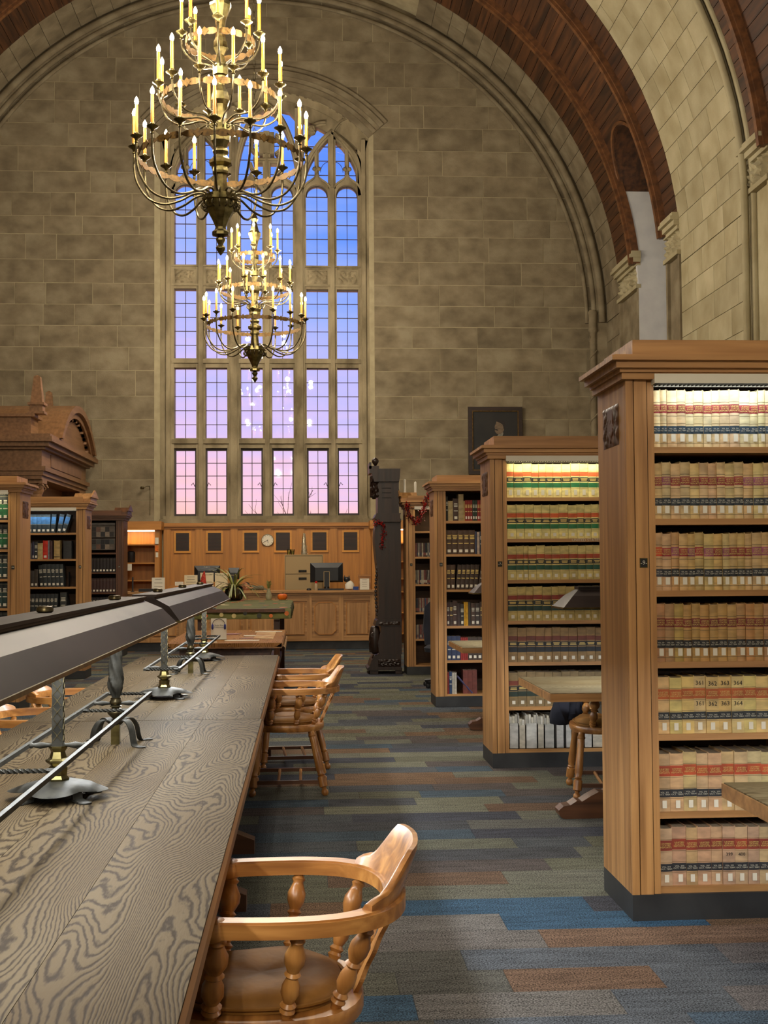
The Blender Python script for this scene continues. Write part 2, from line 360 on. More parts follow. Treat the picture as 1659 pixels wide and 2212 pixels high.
# far wall: ashlar blocks on a mortar backing, opening for the great window
WX0, WX1, WZ0 = -2.80, 1.31, 2.34
WCX = (WX0 + WX1) / 2
def arc(cx, cz, r, a0, a1, n=24): return [(cx + r * math.cos(a0 + (a1 - a0) * i / n), cz + r * math.sin(a0 + (a1 - a0) * i / n)) for i in range(n + 1)]
def seg(cx, half, zs, rise, n=28, off=0.0):
    r = (half * half + rise * rise) / (2 * rise); cz = zs + rise - r; a = math.asin(min(1, half / r)); r += off
    return [(cx + r * math.sin(-a + 2 * a * i / n), cz + r * math.cos(-a + 2 * a * i / n)) for i in range(n + 1)]
IN = seg(WCX, 2.055, 10.0, .93)
wb = MB()
wb.box(-9, WX0, YE + .0, YE + .6, 0, 14); wb.box(WX1, 8, YE + .0, YE + .6, 0, 14); wb.box(WX0, WX1, YE + .0, YE + .6, 0, WZ0)
wb.strip(IN, [(p[0], 14) for p in IN], YE + .0, YE + .6)
wall = ob('wall_far', wb, M['mortar'], label='tall pale ashlar end wall pierced by the great window', cat='wall', kind='structure')
rnd = random.Random(5); z = 2.3; _bm = {}
def block(w, h, d=.05):
    k = (round(w, 3), round(h, 3), d)
    if k not in _bm:
        b = MB(); e = .006
        b.add([(0, 0, 0), (w, 0, 0), (w, 0, h), (0, 0, h), (-e, d, -e), (w + e, d, -e), (w + e, d, h + e), (-e, d, h + e)][:8], [(0, 1, 2, 3), (4, 5, 1, 0), (5, 6, 2, 1), (6, 7, 3, 2), (7, 4, 0, 3)])
        for i in range(4): b.v[i] = (b.v[i][0], 0.0, b.v[i][2])
        _bm[k] = b.mesh('stone_block', M['stone'])
    return _bm[k]
nb = 0
while z < 12.8:
    h = rnd.choice((.36, .40, .42, .46, .50)); zm = z + h / 2
    lim = math.sqrt(max(.2, (RV + .15) ** 2 - max(0, z - CZ) ** 2)) if z > CZ else RV + .1
    # gaps in the row (window with its hood)
    if zm < 10.2: gap = (WX0 - .10, WX1 + .10)
    elif zm < 11.2:
        q = min(IN, key=lambda p: abs(p[1] + .18 - zm) if p[0] > WCX else 9); hw = q[0] - WCX + .12 if zm < 11.0 else .35; gap = (WCX - hw, WCX + hw)
    else: gap = None
    for a, b_ in ([(HX - lim, gap[0]), (gap[1], HX + lim)] if gap else [(HX - lim, HX + lim)]):
        x = max(a, -6.9)
        while x < b_ - .02:
            w = rnd.choice((.48, .6, .75, .9, 1.1, 1.3))
            if b_ - x - w < .3: w = b_ - x
            ob('stone_block', block(w - .013, h - .013), None, wall, (x, YE - .010 + rnd.random() * .005, z)); nb += 1
            x += w
    z += h

# ---- the great window
win = empty('window_1', (WCX, YE, WZ0), label='great mullioned stone window glowing with dusk sky', cat='window', kind='structure')
PX = lambda px: -2.535 + (px - 375) * .009027 - WCX
_zt = [(1114, 2.483), (967, 3.819), (946, 4.011), (793, 5.409), (773, 5.592), (622, 6.979), (572, 7.44), (392, 9.117), (200, 10.9)]
def PZ(py):
    for (a, za), (b, zb) in zip(_zt, _zt[1:]):
        if py >= b or b == 200: return za + (py - a) / (b - a) * (zb - za) - WZ0
M['lead'] = mat('dark_window_bars', (58, 48, 46), rough=.6)
LG = [(375, 423), (443, 490), (519, 567), (587, 634), (663, 711), (730, 777)]
YG = .20
def wpart(name, b, m): return ob(name, b, M[m], win)
# jambs, mullions, transoms, sill
for sgn, e, c in ((-1, PX(375), WX0 - WCX - .02), (1, PX(777), WX1 - WCX + .02)):
    b = MB()
    b.box(e, e + sgn * .07, .06, .4, 0, PZ(300)); b.box(e + sgn * .07, e + sgn * .15, -.01, .4, 0, PZ(300)); b.box(e + sgn * .15, c, .05, .4, 0, PZ(300))
    wpart('jamb', b, 'trac')
for px0, px1, big in ((423, 443, 0), (490, 519, 1), (567, 587, 0), (634, 663, 1), (711, 730, 0)):
    b = MB(); x0, x1 = PX(px0), PX(px1); w = x1 - x0; top = PZ(405)
    b.box(x0, x1, .07, .36, 0, top); b.box(x0 + w * .25, x1 - w * .25, -.03 if big else .012, .08, .0, top)
    if big: b.box(x0 + w * .12, x1 - w * .12, .02, .08, 0, top)
    wpart('mullion', b, 'trac')
for py0, py1, dp in ((967, 946, .02), (793, 773, .02), (622, 612, .02), (580, 571, .02)):
    b = MB(); z0, z1 = PZ(py0), PZ(py1); x0, x1 = PX(370), PX(782)
    b.box(x0, x1, .08, .36, z0, z1); b.box(x0, x1, .035, .09, z0 + (z1 - z0) * .45, z1 - (z1 - z0) * .1)
    wpart('transom', b, 'trac')
b = MB(); b.box(PX(345), PX(803), -.06, .45, -.05, PZ(1121)); b.box(PX(352), PX(796), .0, .4, 0, PZ(1114)); wpart('sill', b, 'trac')
# carved frieze panels
def relief(b, x0, x1, z0, z1, y, depth, seed, nx=14, nz=8, f=5.0, axis='y', sgn=-1):
    r = random.Random(seed); ph = [r.random() * 6 for _ in range(6)]; vs = []; fs = []
    for j in range(nz + 1):
        for i in range(nx + 1):
            u, v = i / nx, j / nz
            hgt = abs(math.sin(f * 2.2 * u + 2.2 * math.sin(f * v + ph[0]) + ph[1]) * math.cos(f * 1.3 * v + 1.8 * math.sin(f * u + ph[2]) + ph[3]))
            hgt *= (0 if i in (0, nx) or j in (0, nz) else 1)
            p = (x0 + (x1 - x0) * u, y + sgn * depth * hgt, z0 + (z1 - z0) * v)
            vs.append(p if axis == 'y' else (p[1], p[0], p[2]))
    for j in range(nz):
        for i in range(nx):
            a = j * (nx + 1) + i; fs.append((a, a + 1, a + nx + 2, a + nx + 1))
    b.add(vs, fs, 0, True)
for i, (a, c) in enumerate(LG):
    b = MB(); b.box(PX(a), PX(c), .09, .3, PZ(612), PZ(580)); relief(b, PX(a) + .02, PX(c) - .02, PZ(610), PZ(582), .088, .05, i, 22, 12, 6); wpart('carved_panel', b, 'trac')
# panes and leading
_pm = {}
def pane_mesh(w, h):
    k = (round(w, 3), round(h, 3))
    if k not in _pm: b = MB(); b.box(-w / 2, w / 2, 0, .004, -h / 2, h / 2); _pm[k] = b.mesh('pane', M['pane'])
    return _pm[k]
PWid = .44 / 2
for row, (pb, pt, n) in enumerate(((1114, 967, 5), (946, 793, 5), (773, 622, 5), (572, 420, 5))):
    z0, z1 = PZ(pb), PZ(pt); ins = .035 if row == 0 else 0.0
    for li, (a, c) in enumerate(LG):
        x0, x1 = PX(a) + ins, PX(c) - ins; za, zb = z0 + ins, z1 - ins; cx = (x0 + x1) / 2; w = .437 - 2 * ins
        x0, x1 = cx - w / 2, cx + w / 2
        b = MB(); t = .012
        b.box(x0 - ins - .008, x0, YG - .03, YG + .03, z0, z1); b.box(x1, x1 + ins + .008, YG - .03, YG + .03, z0, z1)
        b.box(x0, x1, YG - .03, YG + .03, z0, za + .012)
        if row < 3: b.box(x0, x1, YG - .03, YG + .03, zb - .012, z1)
        b.box(cx - .006, cx + .006, YG - .012, YG + .012, z0, z1 + (.2 if row == 3 else 0))
        for k in range(1, n + (1 if row == 3 else 0)):
            zz = za + (zb - za) * k / n; b.box(x0, x1, YG - .012, YG + .012, zz - .006, zz + .006)
        if row == 0:
            hx = x1 - .0 if li % 2 == 0 else x0; sg = -1 if li % 2 == 0 else 1
            b.tube([(hx, YG - .06, za + .55), (hx + sg * .03, YG - .09, za + .62), (hx + sg * .07, YG - .09, za + .57)], .008, 5)
        wpart('casement_frame', b, 'lead')
        for k in range(n):
            for s in (0, 1):
                ob('pane', pane_mesh(w / 2 - .012, (zb - za) / n - .012), None, win, (cx + (s - .5) * w / 2, YG, za + (zb - za) * (k + .5) / n))
        if row == 3:                                  # round head: half panes, arch stone with ogee hood
            r = w / 2; zs = z1
            for s in (-1, 1):
                q = [(cx + s * .006, zs + .006)] + [(cx + s * max(.006, (r - .01) * math.cos(k * PI / 16)), zs + .006 + (r - .01) * math.sin(k * PI / 16)) for k in range(9)]
                b = MB(); b.prism(q, 'y', YG, YG + .004); wpart('pane', b, 'pane')
            ain = arc(cx, zs, r, PI, 0, 24); hw2 = (.5 * (PX(443) - PX(423)) + r); out = []
            for k in range(25):
                u = -1 + 2 * k / 24; out.append((cx + u * hw2, zs + .02 + .30 * math.sqrt(max(0, 1 - abs(u) ** 2.2)) + .17 * math.exp(-abs(u) * 7)))
            b = MB(); b.strip(ain, out, .06, .34); wpart('arch_head', b, 'trac')
            b = MB(); b.strip([(cx + (p[0] - cx) * 1.0, p[1]) for p in out], [(cx + (p[0] - cx) * .93, p[1] - .035) for p in out], .02, .08); wpart('ogee_mould', b, 'trac')
            b = MB(); b.strip(arc(cx, zs, r, PI, 0, 20), arc(cx, zs, r - .02, PI, 0, 20), YG - .03, YG + .03); wpart('casement_frame', b, 'lead')
# tracery above
ztr = PZ(400)
IW = [(p[0] - WCX, p[1] - WZ0) for p in IN]
def zin(x):
    for (x0, z0), (x1, z1) in zip(IW, IW[1:]):
        if x0 <= x <= x1: return z0 + (z1 - z0) * (x - x0) / max(1e-6, x1 - x0)
    return IW[0][1]
edges = [345, 433, 504.5, 577, 648.5, 720.5, 803]
for a, c in zip(edges, edges[1:]):
    xs = [PX(a) + (PX(c) - PX(a)) * k / 6 for k in range(7)]
    for j in range(2):
        lo = [(x, ztr + (zin(x) - ztr) * j / 2 + .004) for x in xs]; hi = [(x, ztr + (zin(x) - ztr) * (j + 1) / 2 - .004) for x in xs]
        b = MB(); b.strip(lo, hi, YG, YG + .004); wpart('pane', b, 'pane')
b = MB()
for py in (372, 341, 310): b.box(PX(365), PX(787), YG - .012, YG + .012, PZ(py) - .006, PZ(py) + .006)
for cxp in (433, 720.5):
    for s in (-1, 1): b.tube([(PX(cxp + s * (5 + 20 * math.cos(k * PI / 12))), YG - .01, PZ(366 - 26 * math.sin(k * PI / 12) * .9)) for k in range(7)], .007, 4)
wpart('casement_frame', b, 'lead')
def bar2(path, w, y0, y1, name='tracery_bar'):
    A = []; B = []
    for i, p in enumerate(path):
        p0 = path[max(0, i - 1)]; p1 = path[min(len(path) - 1, i + 1)]; d = Vector((p1[0] - p0[0], p1[1] - p0[1])).normalized(); n = Vector((-d.y, d.x)) * w / 2
        A.append((p[0] + n.x, p[1] + n.y)); B.append((p[0] - n.x, p[1] - n.y))
    b = MB(); b.strip(A, B, y0, y1); b2 = .3; A2 = [(a[0] * (1 - b2) + q[0] * b2, a[1] * (1 - b2) + q[1] * b2) for a, q in zip(A, B)]; B2 = [(a[0] * b2 + q[0] * (1 - b2), a[1] * b2 + q[1] * (1 - b2)) for a, q in zip(A, B)]
    b.strip(A2, B2, y0 - .06, y0 + .01); wpart(name, b, 'trac')
pp = lambda *pts: [(PX(x), PZ(y)) for x, y in pts]
def curve2(*pts): return [(v.x, v.y) for v in spline([(x, y, 0) for x, y in pp(*pts)], 6)]
for cxp, top in ((433, 283), (720.5, 283)):
    for s in (-1, 1): bar2(curve2((cxp + s * 68, 405), (cxp + s * 62, 372), (cxp + s * 46, 335), (cxp + s * 22, 302), (cxp, 282)), .11, .07, .34)
    bar2(pp((cxp, 405), (cxp, 285)), .15, .06, .34)
    for s in (-1, 1): bar2(pp((cxp + s * 33.5, 372), (cxp + s * 33.5, 312)), .085, .09, .3)
    for s in (-1, 1):                                   # small corbel balls
        bb = MB()
        for q in (-5, 5): bb.lathe([(.0, -.045), (.04, -.02), (.045, .01), (.03, .04), (0, .05)], 8, (PX(cxp + s * 33.5 + q), .04, PZ(364)))
        wpart('corbel', bb, 'trac')
for px in (504.5, 648.5): bar2(pp((px, 408), (px, 232)), .17, .03, .34)
bar2(pp((577, 405), (577, 330)), .15, .06, .34); bar2(pp((577, 332), (577, 285)), .30, .03, .34)
bar2(pp((548, 345), (606, 345)), .10, .07, .34)
for s in (-1, 1):
    bar2(curve2((577 + s * 70, 405), (577 + s * 66, 350), (577 + s * 52, 295), (577 + s * 30, 250), (577, 222)), .10, .08, .34)
    bar2(curve2((577 + s * 20, 330), (577 + s * 32, 318), (577 + s * 32, 300), (577 + s * 20, 288)), .07, .09, .3)
    bar2(curve2((577 + s * 20, 372), (577 + s * 32, 362), (577 + s * 36, 350)), .07, .09, .3)
    bar2(curve2((577 + s * 75, 345), (577 + s * 82, 300), (577 + s * 105, 268), (577 + s * 130, 262)), .09, .08, .34)
    bar2(curve2((577 + s * 143, 285), (577 + s * 160, 262), (577 + s * 180, 252)), .09, .08, .34)
    bar2(curve2((577 + s * 143, 285), (577 + s * 175, 310), (577 + s * 200, 345), (577 + s * 207, 405)), .13, .06, .36)
    bb = MB(); bb.lathe([(0, -.1), (.08, -.07), (.11, 0), (.08, .07), (0, .1)], 12, (PX(577 + s * 98), .05, PZ(281))); relief(bb, PX(577 + s * 98) - .08, PX(577 + s * 98) + .08, PZ(281) - .08, PZ(281) + .08, -.04, .04, 3, 8, 8); wpart('rosette', bb, 'trac')
    # spandrel stone towards the window corner
    q = [(x, zz) for x, zz in IW if (x * s) > PX(742)]; q = sorted(q, key=lambda p: p[0] * s)
    bb = MB(); bb.strip(q, [(p[0] * .985 - s * .05, p[1] - .34) for p in q], .05, .36); wpart('spandrel', bb, 'trac')
# arch ring and hood mould
bb = MB(); q0 = seg(0, 2.055, 10.0 - WZ0, .93, 32, -.10); q1 = seg(0, 2.055, 10.0 - WZ0, .93, 32, -.42); bb.strip(q0, [(a[0] * .99, a[1] + (.10 if abs(a[0]) < .5 else 0)) for a in q1], .10, .34); wpart('tracery_plate', bb, 'trac')
IW2 = seg(0, 2.055, 10.0 - WZ0, .93)
for off0, off1, y0, y1, nm in ((-.14, 0.0, .06, .36, 'arch_ring'), (0.0, .12, -.02, .3, 'hood_mould'), (.12, .2, -.07, .1, 'hood_mould'), (.2, .3, -.045, .1, 'hood_mould'), (.3, .4, -.09, .1, 'hood_mould'), (.4, .50, -.05, .1, 'hood_mould')):
    bb = MB(); bb.strip(seg(0, 2.055, 10.0 - WZ0, .93, 32, off0), seg(0, 2.055, 10.0 - WZ0, .93, 32, off1), y0, y1)
    wpart(nm, bb, 'trac' if off0 < 0 else 'stone')

# ---- right wall, niches, piers and capitals
rb = MB()
rb.box(XR + 1.6, XR + 1.9, -9.2, 25.4, 0, 14)
for a, c in ((22.40, 25.2), (16.4, 20.60), (-9.2, 14.9)): rb.box(XR + .10, XR + 1.65, a, c, 0, 7.2)
wr = ob('wall_right', rb, M['plaster'], label='right hall wall of pale stone piers with plastered niche', cat='wall', kind='structure')
def soffit_block(parent, th, y0, L, w, mt, d=.07, r=RV):
    k = ('s', round(L, 3), round(w, 3), mt)
    if k not in _bm:
        b = MB(); b.box(-w / 2, w / 2, 0, L, 0, d); _bm[k] = b.mesh('stone_block', M[mt])
    ob('stone_block', _bm[k], None, parent, (HX + r * math.cos(th), y0, CZ + r * math.sin(th)), (0, PI / 2 - th, 0))
rnd = random.Random(21)
def course(parent, th, y0, y1, w, mt):
    y = y0
    while y < y1 - .02:
        L = rnd.choice((.55, .7, .85, 1.05))
        if y1 - y - L < .3: L = y1 - y
        soffit_block(parent, th, y, L - .008, w - .008, mt); y += L
def vcourse(parent, z0, h, y0, y1, mt):
    y = y0
    while y < y1 - .02:
        L = rnd.choice((.55, .7, .85, 1.05))
        if y1 - y - L < .3: L = y1 - y
        k = ('v', round(L, 3), round(h, 3), mt)
        if k not in _bm:
            b = MB(); b.box(0, .07, 0, L - .008, 0, h - .008); _bm[k] = b.mesh('stone_block', M[mt])
        ob('stone_block', _bm[k], None, parent, (XR, y, z0)); y += L
z = 3.9
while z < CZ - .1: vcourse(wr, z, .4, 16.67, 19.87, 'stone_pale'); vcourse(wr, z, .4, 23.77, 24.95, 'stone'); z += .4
# pilasters and carved capitals under the wooden ribs
for a, c in ((22.375, 23.77), (19.87, 20.625), (15.9, 16.67)):
    b = MB(); b.box(XR + .02, XR + .3, a, c, 0, 6.45); b.box(XR - .03, XR + .1, a, a + .09, 0, 6.45); b.box(XR - .03, XR + .1, c - .09, c, 0, 6.45)
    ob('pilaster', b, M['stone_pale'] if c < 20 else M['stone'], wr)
    b = MB()
    for z0, z1, oh in ((6.45, 6.52, .07), (6.52, 6.86, .0), (6.86, 6.92, .06), (6.92, 7.0, .12), (7.0, 7.06, .18), (7.06, 7.12, .15)): b.box(XR - oh, XR + .015, a - oh * .3 + .002, c + oh * .3, z0, z1)
    relief(b, a + .02, c - .02, 6.54, 6.85, XR - .002, .09, int(a * 7), 22, 10, 7, axis='x')
    ob('capital', b, M['stone_pale'], wr)
# niche: plastered reveals, curved wooden tunnel and the boarded spandrels around its arch
NY, NR, NZ = 21.5, .87, 8.2
vx = lambda z: HX + math.sqrt(RV * RV - (z - CZ) ** 2)
b = MB(); vs = []; fs = []
for i in range(25):
    a_ = PI * i / 24
    for rr in (NR, NR + .05):
        yy, zz = NY + rr * math.cos(a_), NZ + rr * math.sin(a_); vs += [(vx(zz) - .01, yy, zz), (XR + 1.65, yy, zz)]
for i in range(24):
    k = 4 * i
    for q in ((0, 1, 5, 4), (2, 6, 7, 3), (0, 4, 6, 2), (1, 3, 7, 5)): fs.append(tuple(k + j for j in q))
b.add(vs, fs); ob('niche_lining', b, M['vault'], wr)
b = MB(); vs = []; fs = []
for s in (-1, 1):
    for i in range(17):
        zz = NZ + (NR + .12) * i / 16; hw = math.sqrt(max(0, NR ** 2 - (zz - NZ) ** 2)); ye = NY + s * .92
        for d in (0, .03): vs += [(vx(zz) + d, NY + s * hw, zz), (vx(zz) + d, ye, zz)]
    o_ = 0 if s < 0 else 17 * 4
    for i in range(16):
        k = o_ + 4 * i
        for q in ((0, 1, 5, 4), (2, 6, 7, 3), (0, 4, 6, 2), (1, 3, 7, 5)): fs.append(tuple(k + j for j in q))
b.add(vs, fs); ob('niche_spandrel', b, M['vault'], wr)
b = MB(); b.tube([(vx(NZ + .9 * math.sin(q * PI / 24)) - .02, NY + .9 * math.cos(q * PI / 24), NZ + .9 * math.sin(q * PI / 24)) for q in range(25)], .035, 6); ob('niche_rim', b, M['rib'], wr)
b = MB(); b.prism([(XR - .02, 0), (XR - .02, 6.5), (vx(7.0) - .02, 7.0), (vx(7.4) - .02, 7.4), (vx(7.8) - .02, 7.8), (vx(NZ) - .02, NZ), (XR + 1.65, NZ), (XR + 1.65, 0)], 'y', 22.362, 22.46); b.box(XR + .0, XR + 1.65, 20.54, 20.638, 0, NZ + .02); b.box(XR + 1.5, XR + 1.65, 20.5, 22.5, 0, NZ + 1); ob('niche_reveal', b, M['plaster'], wr)
b = MB()
for rr, yy, tr in ((6.78, 16.72, .055), (6.70, 16.62, .05), (6.80, 16.54, .045)):
    b.tube([(HX + rr * math.cos(t * PI / 60), yy, CZ + rr * math.sin(t * PI / 60)) for t in range(0, 31)], tr, 8)
    b.tube([(HX + rr, yy, 0), (HX + rr, yy, CZ)], tr, 8)
ob('arch_roll', b, M['stone_pale'], wr)
# ---- left wall and wall behind the camera
lb = MB(); lb.box(-9.3, HX - RV - .1, -9.2, 25.4, 0, 7.2)
ob('wall_left', lb, M['stone'], label='left hall wall of grey brown stone behind bookcases', cat='wall', kind='structure')
lb = MB(); lb.box(-9.3, 8.5, -9.4, -9.1, 0, 14)
ob('wall_near', lb, M['stone'], label='stone wall closing the hall behind the viewer', cat='wall', kind='structure')
# ---- vault
b = MB(); ys = [-9.2, 16.67, 19.87, 20.63, 22.37, 23.77, 25.1]; th = [i * PI / 72 for i in range(73)]; RS = RV + .06
for i in range(len(ys) - 1):
    for j in range(72):
        if i == 3 and th[j] < math.radians(24): continue
        q = [(HX + RS * math.cos(t), yy, CZ + RS * math.sin(t)) for t, yy in ((th[j], ys[i]), (th[j], ys[i + 1]), (th[j + 1], ys[i + 1]), (th[j + 1], ys[i]))]
        b.add(q, [(0, 1, 2, 3)], 1 if i in (1, 5) else 0)
b.box(-9.3, XR + 1.7, -9.2, 25.4, 13.3, 13.5)
ceil = ob('ceiling', b, [M['vaultb'], M['mortar']], label='barrel vault of dark boards between stone arch bands', cat='ceiling', kind='structure')
dth = .0295; _pk = {}
def plank(t, y0, y1):
    L = round(y1 - y0, 2)
    if L < .05: return
    if L not in _pk: bb = MB(); bb.box(-.096, .096, 0, L, 0, .04); _pk[L] = bb.mesh('vault_plank', M['vault'])
    ob('vault_plank', _pk[L], None, ceil, (HX + RV * math.cos(t), y0, CZ + RV * math.sin(t)), (0, PI / 2 - t, 0))
for k in range(36):
    t = math.radians(6.8) + k * dth
    plank(t, 19.87, 20.5); plank(t, 22.5, 23.77)
    zz = CZ + RV * math.sin(t)
    if zz > NZ + NR + .02: plank(t, 20.66, 22.36)
    elif False:
        hw = math.sqrt(max(0, NR ** 2 - (zz - 7.9) ** 2)); plank(t, 20.66, NY - hw); plank(t, NY + hw, 22.36)
    if k < 24: plank(t, 15.98, 16.5); plank(t, 14.2, 15.82)
for k in range(24):
    t = math.radians(112) + k * dth
    plank(t, 22.5, 23.77); plank(t, 20.66, 22.36)
for yy in (20.58, 22.43, 15.9, 14.1):
    for a0, a1 in ((5, 90), (90, 175)):
        bb = MB(); P0 = arc(HX, CZ, RV + .03, math.radians(a0), math.radians(a1), 40); P1 = arc(HX, CZ, RV - .10, math.radians(a0), math.radians(a1), 40); P2 = arc(HX, CZ, RV - .15, math.radians(a0), math.radians(a1), 40)
        bb.strip(P0, P1, yy - .08, yy + .08); bb.strip(P1, P2, yy - .045, yy + .045); ob('rib', bb, M['rib'], ceil)
k = 0; t = .027
while t < math.radians(64):
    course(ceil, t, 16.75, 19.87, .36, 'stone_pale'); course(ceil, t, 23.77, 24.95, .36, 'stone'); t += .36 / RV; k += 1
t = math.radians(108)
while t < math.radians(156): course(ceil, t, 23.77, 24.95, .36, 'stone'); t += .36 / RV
# wall-arch mouldings on the far wall
b = MB()
for rr, yy, tr in ((RV - .10, 24.86, .07), (RV - .24, 24.93, .055), (RV - .38, 24.97, .04)):
    b.tube([(HX + rr * math.cos(t * PI / 90), yy, CZ + rr * math.sin(t * PI / 90)) for t in range(0, 91)], tr, 8)
b.strip(arc(HX, CZ, RV - .2, 0, PI, 80), arc(HX, CZ, RV + .1, 0, PI, 80), 24.9, 25.02)
ob('wall_arch_moulding', b, M['stone'], wall)
for s in (-1, 1):
    b = MB(); x = HX + s * (RV - .16)
    b.box(x - .12, x + .2, 24.88, 25.02, 0, CZ)
    b.lathe([(.07, 0), (.07, 6.1), (.1, 6.14), (.085, 6.2), (.085, 6.45), (.1, 6.5), (.07, 6.55)], 10, (x - s * .12, 24.9, 0))
    b.tube([(x - s * .12 + .075 * math.cos(k * .9), 24.9 + .075 * math.sin(k * .9), 2 + k * .06) for k in range(68)], .016, 5)
    ob('colonnette', b, M['stone'], wall)

# ================================================================== chandeliers
def chandelier(yc, label):
    root = empty('chandelier', (HX, yc, 4.35), label=label, cat='chandelier', group='candle chandeliers on the hall axis')
    zc = lambda y: 6.70 - .0011795 * y - 4.35           # heights read down the shaft
    k = .0011795
    prof = [(2, 1985), (14, 1972), (38, 1935), (40, 1925), (20, 1900), (38, 1868), (40, 1855), (22, 1842), (70, 1828), (70, 1805), (48, 1785), (42, 1765), (72, 1700), (100, 1650), (128, 1590), (136, 1570), (150, 1562), (150, 1545), (128, 1540), (128, 1512), (62, 1505), (48, 1350), (66, 1342), (66, 1325), (58, 1290), (94, 1265), (94, 1238), (74, 1228), (50, 1195), (66, 1170), (64, 1158), (48, 1140), (78, 1085), (80, 1050), (92, 1010), (92, 960), (60, 950), (44, 900), (60, 800), (78, 765), (74, 740), (64, 700), (30, 640), (46, 570), (62, 560), (62, 480), (44, 470), (30, 400), (56, 345), (56, 300), (42, 262), (34, 200), (50, 100), (88, 10), (88, -10), (60, -40), (30, -160), (50, -200), (30, -240), (12, -300)]
    b = MB(); b.lathe([(r * k, zc(y)) for r, y in reversed(prof)], 8, (0, 0, 0), 0, False, PI / 8); b.f[-1].reverse()
    ob('shaft', b, M['brass'], root)
    b = MB()
    for i in range(60):
        z0 = zc(-300) + i * .11; b.tube([(.018 * math.cos(a) * (1 if i % 2 else 0), .018 * math.cos(a) * (0 if i % 2 else 1), z0 + .07 * (1 + math.sin(a)) - .015) for a in [q * PI / 4 for q in range(8)]], .005, 4, closed=True)
    ob('chain', b, M['bronze'], root)
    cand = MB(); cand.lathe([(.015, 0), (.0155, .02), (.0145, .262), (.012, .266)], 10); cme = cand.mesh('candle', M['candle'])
    bl = MB(); bl.lathe([(.008, 0), (.016, .012), (.020, .03), (.016, .05), (.007, .068), (.001, .078)], 10); bme = bl.mesh('bulb', M['bulb'])
    pn = MB(); pn.lathe([(.012, -.055), (.018, -.05), (.010, -.035), (.016, -.022), (.022, -.012), (.05, .004), (.056, .012), (.05, .011), (.022, .004), (.02, .03), (.024, .034), (.02, .04)], 12); pme = pn.mesh('drip_pan', M['brass'])
    tiers = ((16, .79, 5.35, 0.0, [(.10, 4.87), (.155, 4.93), (.25, 4.925), (.38, 4.86), (.52, 4.83), (.66, 4.88), (.76, 5.02), (.79, 5.16), (.79, 5.30)]),
             (12, .572, 5.895, PI / 12, [(.06, 5.55), (.12, 5.60), (.20, 5.625), (.30, 5.61), (.41, 5.61), (.51, 5.67), (.56, 5.76), (.572, 5.85)]),
             (8, .358, 6.43, 0.0, [(.05, 6.10), (.09, 6.13), (.15, 6.15), (.24, 6.17), (.32, 6.24), (.355, 6.32), (.358, 6.38)]))
    for ti, (n, R, zcup, ph, path) in enumerate(tiers):
        b = MB(); P = [(r, 0, z - 4.35) for r, z in path]; b.tube(spline(P, 5), .011 if ti == 0 else .0095, 7)
        if ti < 2:                                       # scroll below the root of the arm
            r0, z0 = path[0]; sc = .055 if ti == 0 else .035
            b.tube([(r0 + .05 + sc * (1 - q / 22) * math.cos(q * .5 + 1), 0, z0 - 4.35 - .05 * (ti == 0) + sc * (1 - q / 22) * math.sin(q * .5 + 1)) for q in range(20)], .007, 5)
        ame = b.mesh('arm', M['bronze'])
        for i in range(n):
            a = -PI / 2 + ph + 2 * PI * i / n
            arm = ob('arm', ame, None, root, (0, 0, 0), (0, 0, a))
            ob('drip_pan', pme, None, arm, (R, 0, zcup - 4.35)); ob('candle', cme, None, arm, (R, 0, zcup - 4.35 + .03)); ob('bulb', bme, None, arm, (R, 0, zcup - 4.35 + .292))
        # pierced gilt band tying the arms together
        b = MB(); nn = n * 6; rb_ = R - .035; zb = zcup - 4.35 - .10
        top = []; bot = []
        for i in range(nn):
            a = 2 * PI * i / nn - PI / 2 + ph; hgt = .012 + .022 * abs(math.sin(i * PI / 3)); top.append((rb_ * math.cos(a), rb_ * math.sin(a), zb + hgt)); bot.append((rb_ * math.cos(a), rb_ * math.sin(a), zb - hgt))
        vs = []; sc = 1 - .006 / rb_
        for i in range(nn): vs += [top[i], bot[i], (bot[i][0] * sc, bot[i][1] * sc, bot[i][2]), (top[i][0] * sc, top[i][1] * sc, top[i][2])]
        fs = []
        for i in range(nn):
            j = (i + 1) % nn
            for q in range(4): fs.append((4 * i + q, 4 * i + (q + 1) % 4, 4 * j + (q + 1) % 4, 4 * j + q))
        b.add(vs, fs); 
        for i in range(n):
            a = 2 * PI * (i + .5) / n - PI / 2 + ph; b.box(-.03, .03, -.003, .003, -.03, .03); b.xf(Matrix.Translation((rb_ * math.cos(a), rb_ * math.sin(a), zb)) @ Matrix.Rotation(a + PI / 2, 4, 'Z') @ Matrix.Rotation(PI / 4, 4, 'Y'), len(b.v) - 8)
        ob('pierced_band', b, M['gilt'], root)
    for R, z, n in ((.79, 5.85, 8), (.572, 6.40, 5), (.358, 6.95, 3)):
        for i in range(n):
            a = 2 * PI * (i + .5) / n
            light('candle_bulb_light', 'POINT', (HX + (R + .22) * math.cos(a), yc + (R + .22) * math.sin(a), z), CHANDELIER_W * (.5 if n == 8 else .6), WARM, .05)
    return root
chandelier(11.68, 'large brass chandelier nearest the viewer, three tiers of lit candles')
chandelier(19.85, 'smaller looking brass chandelier farther off, in front of the great window')

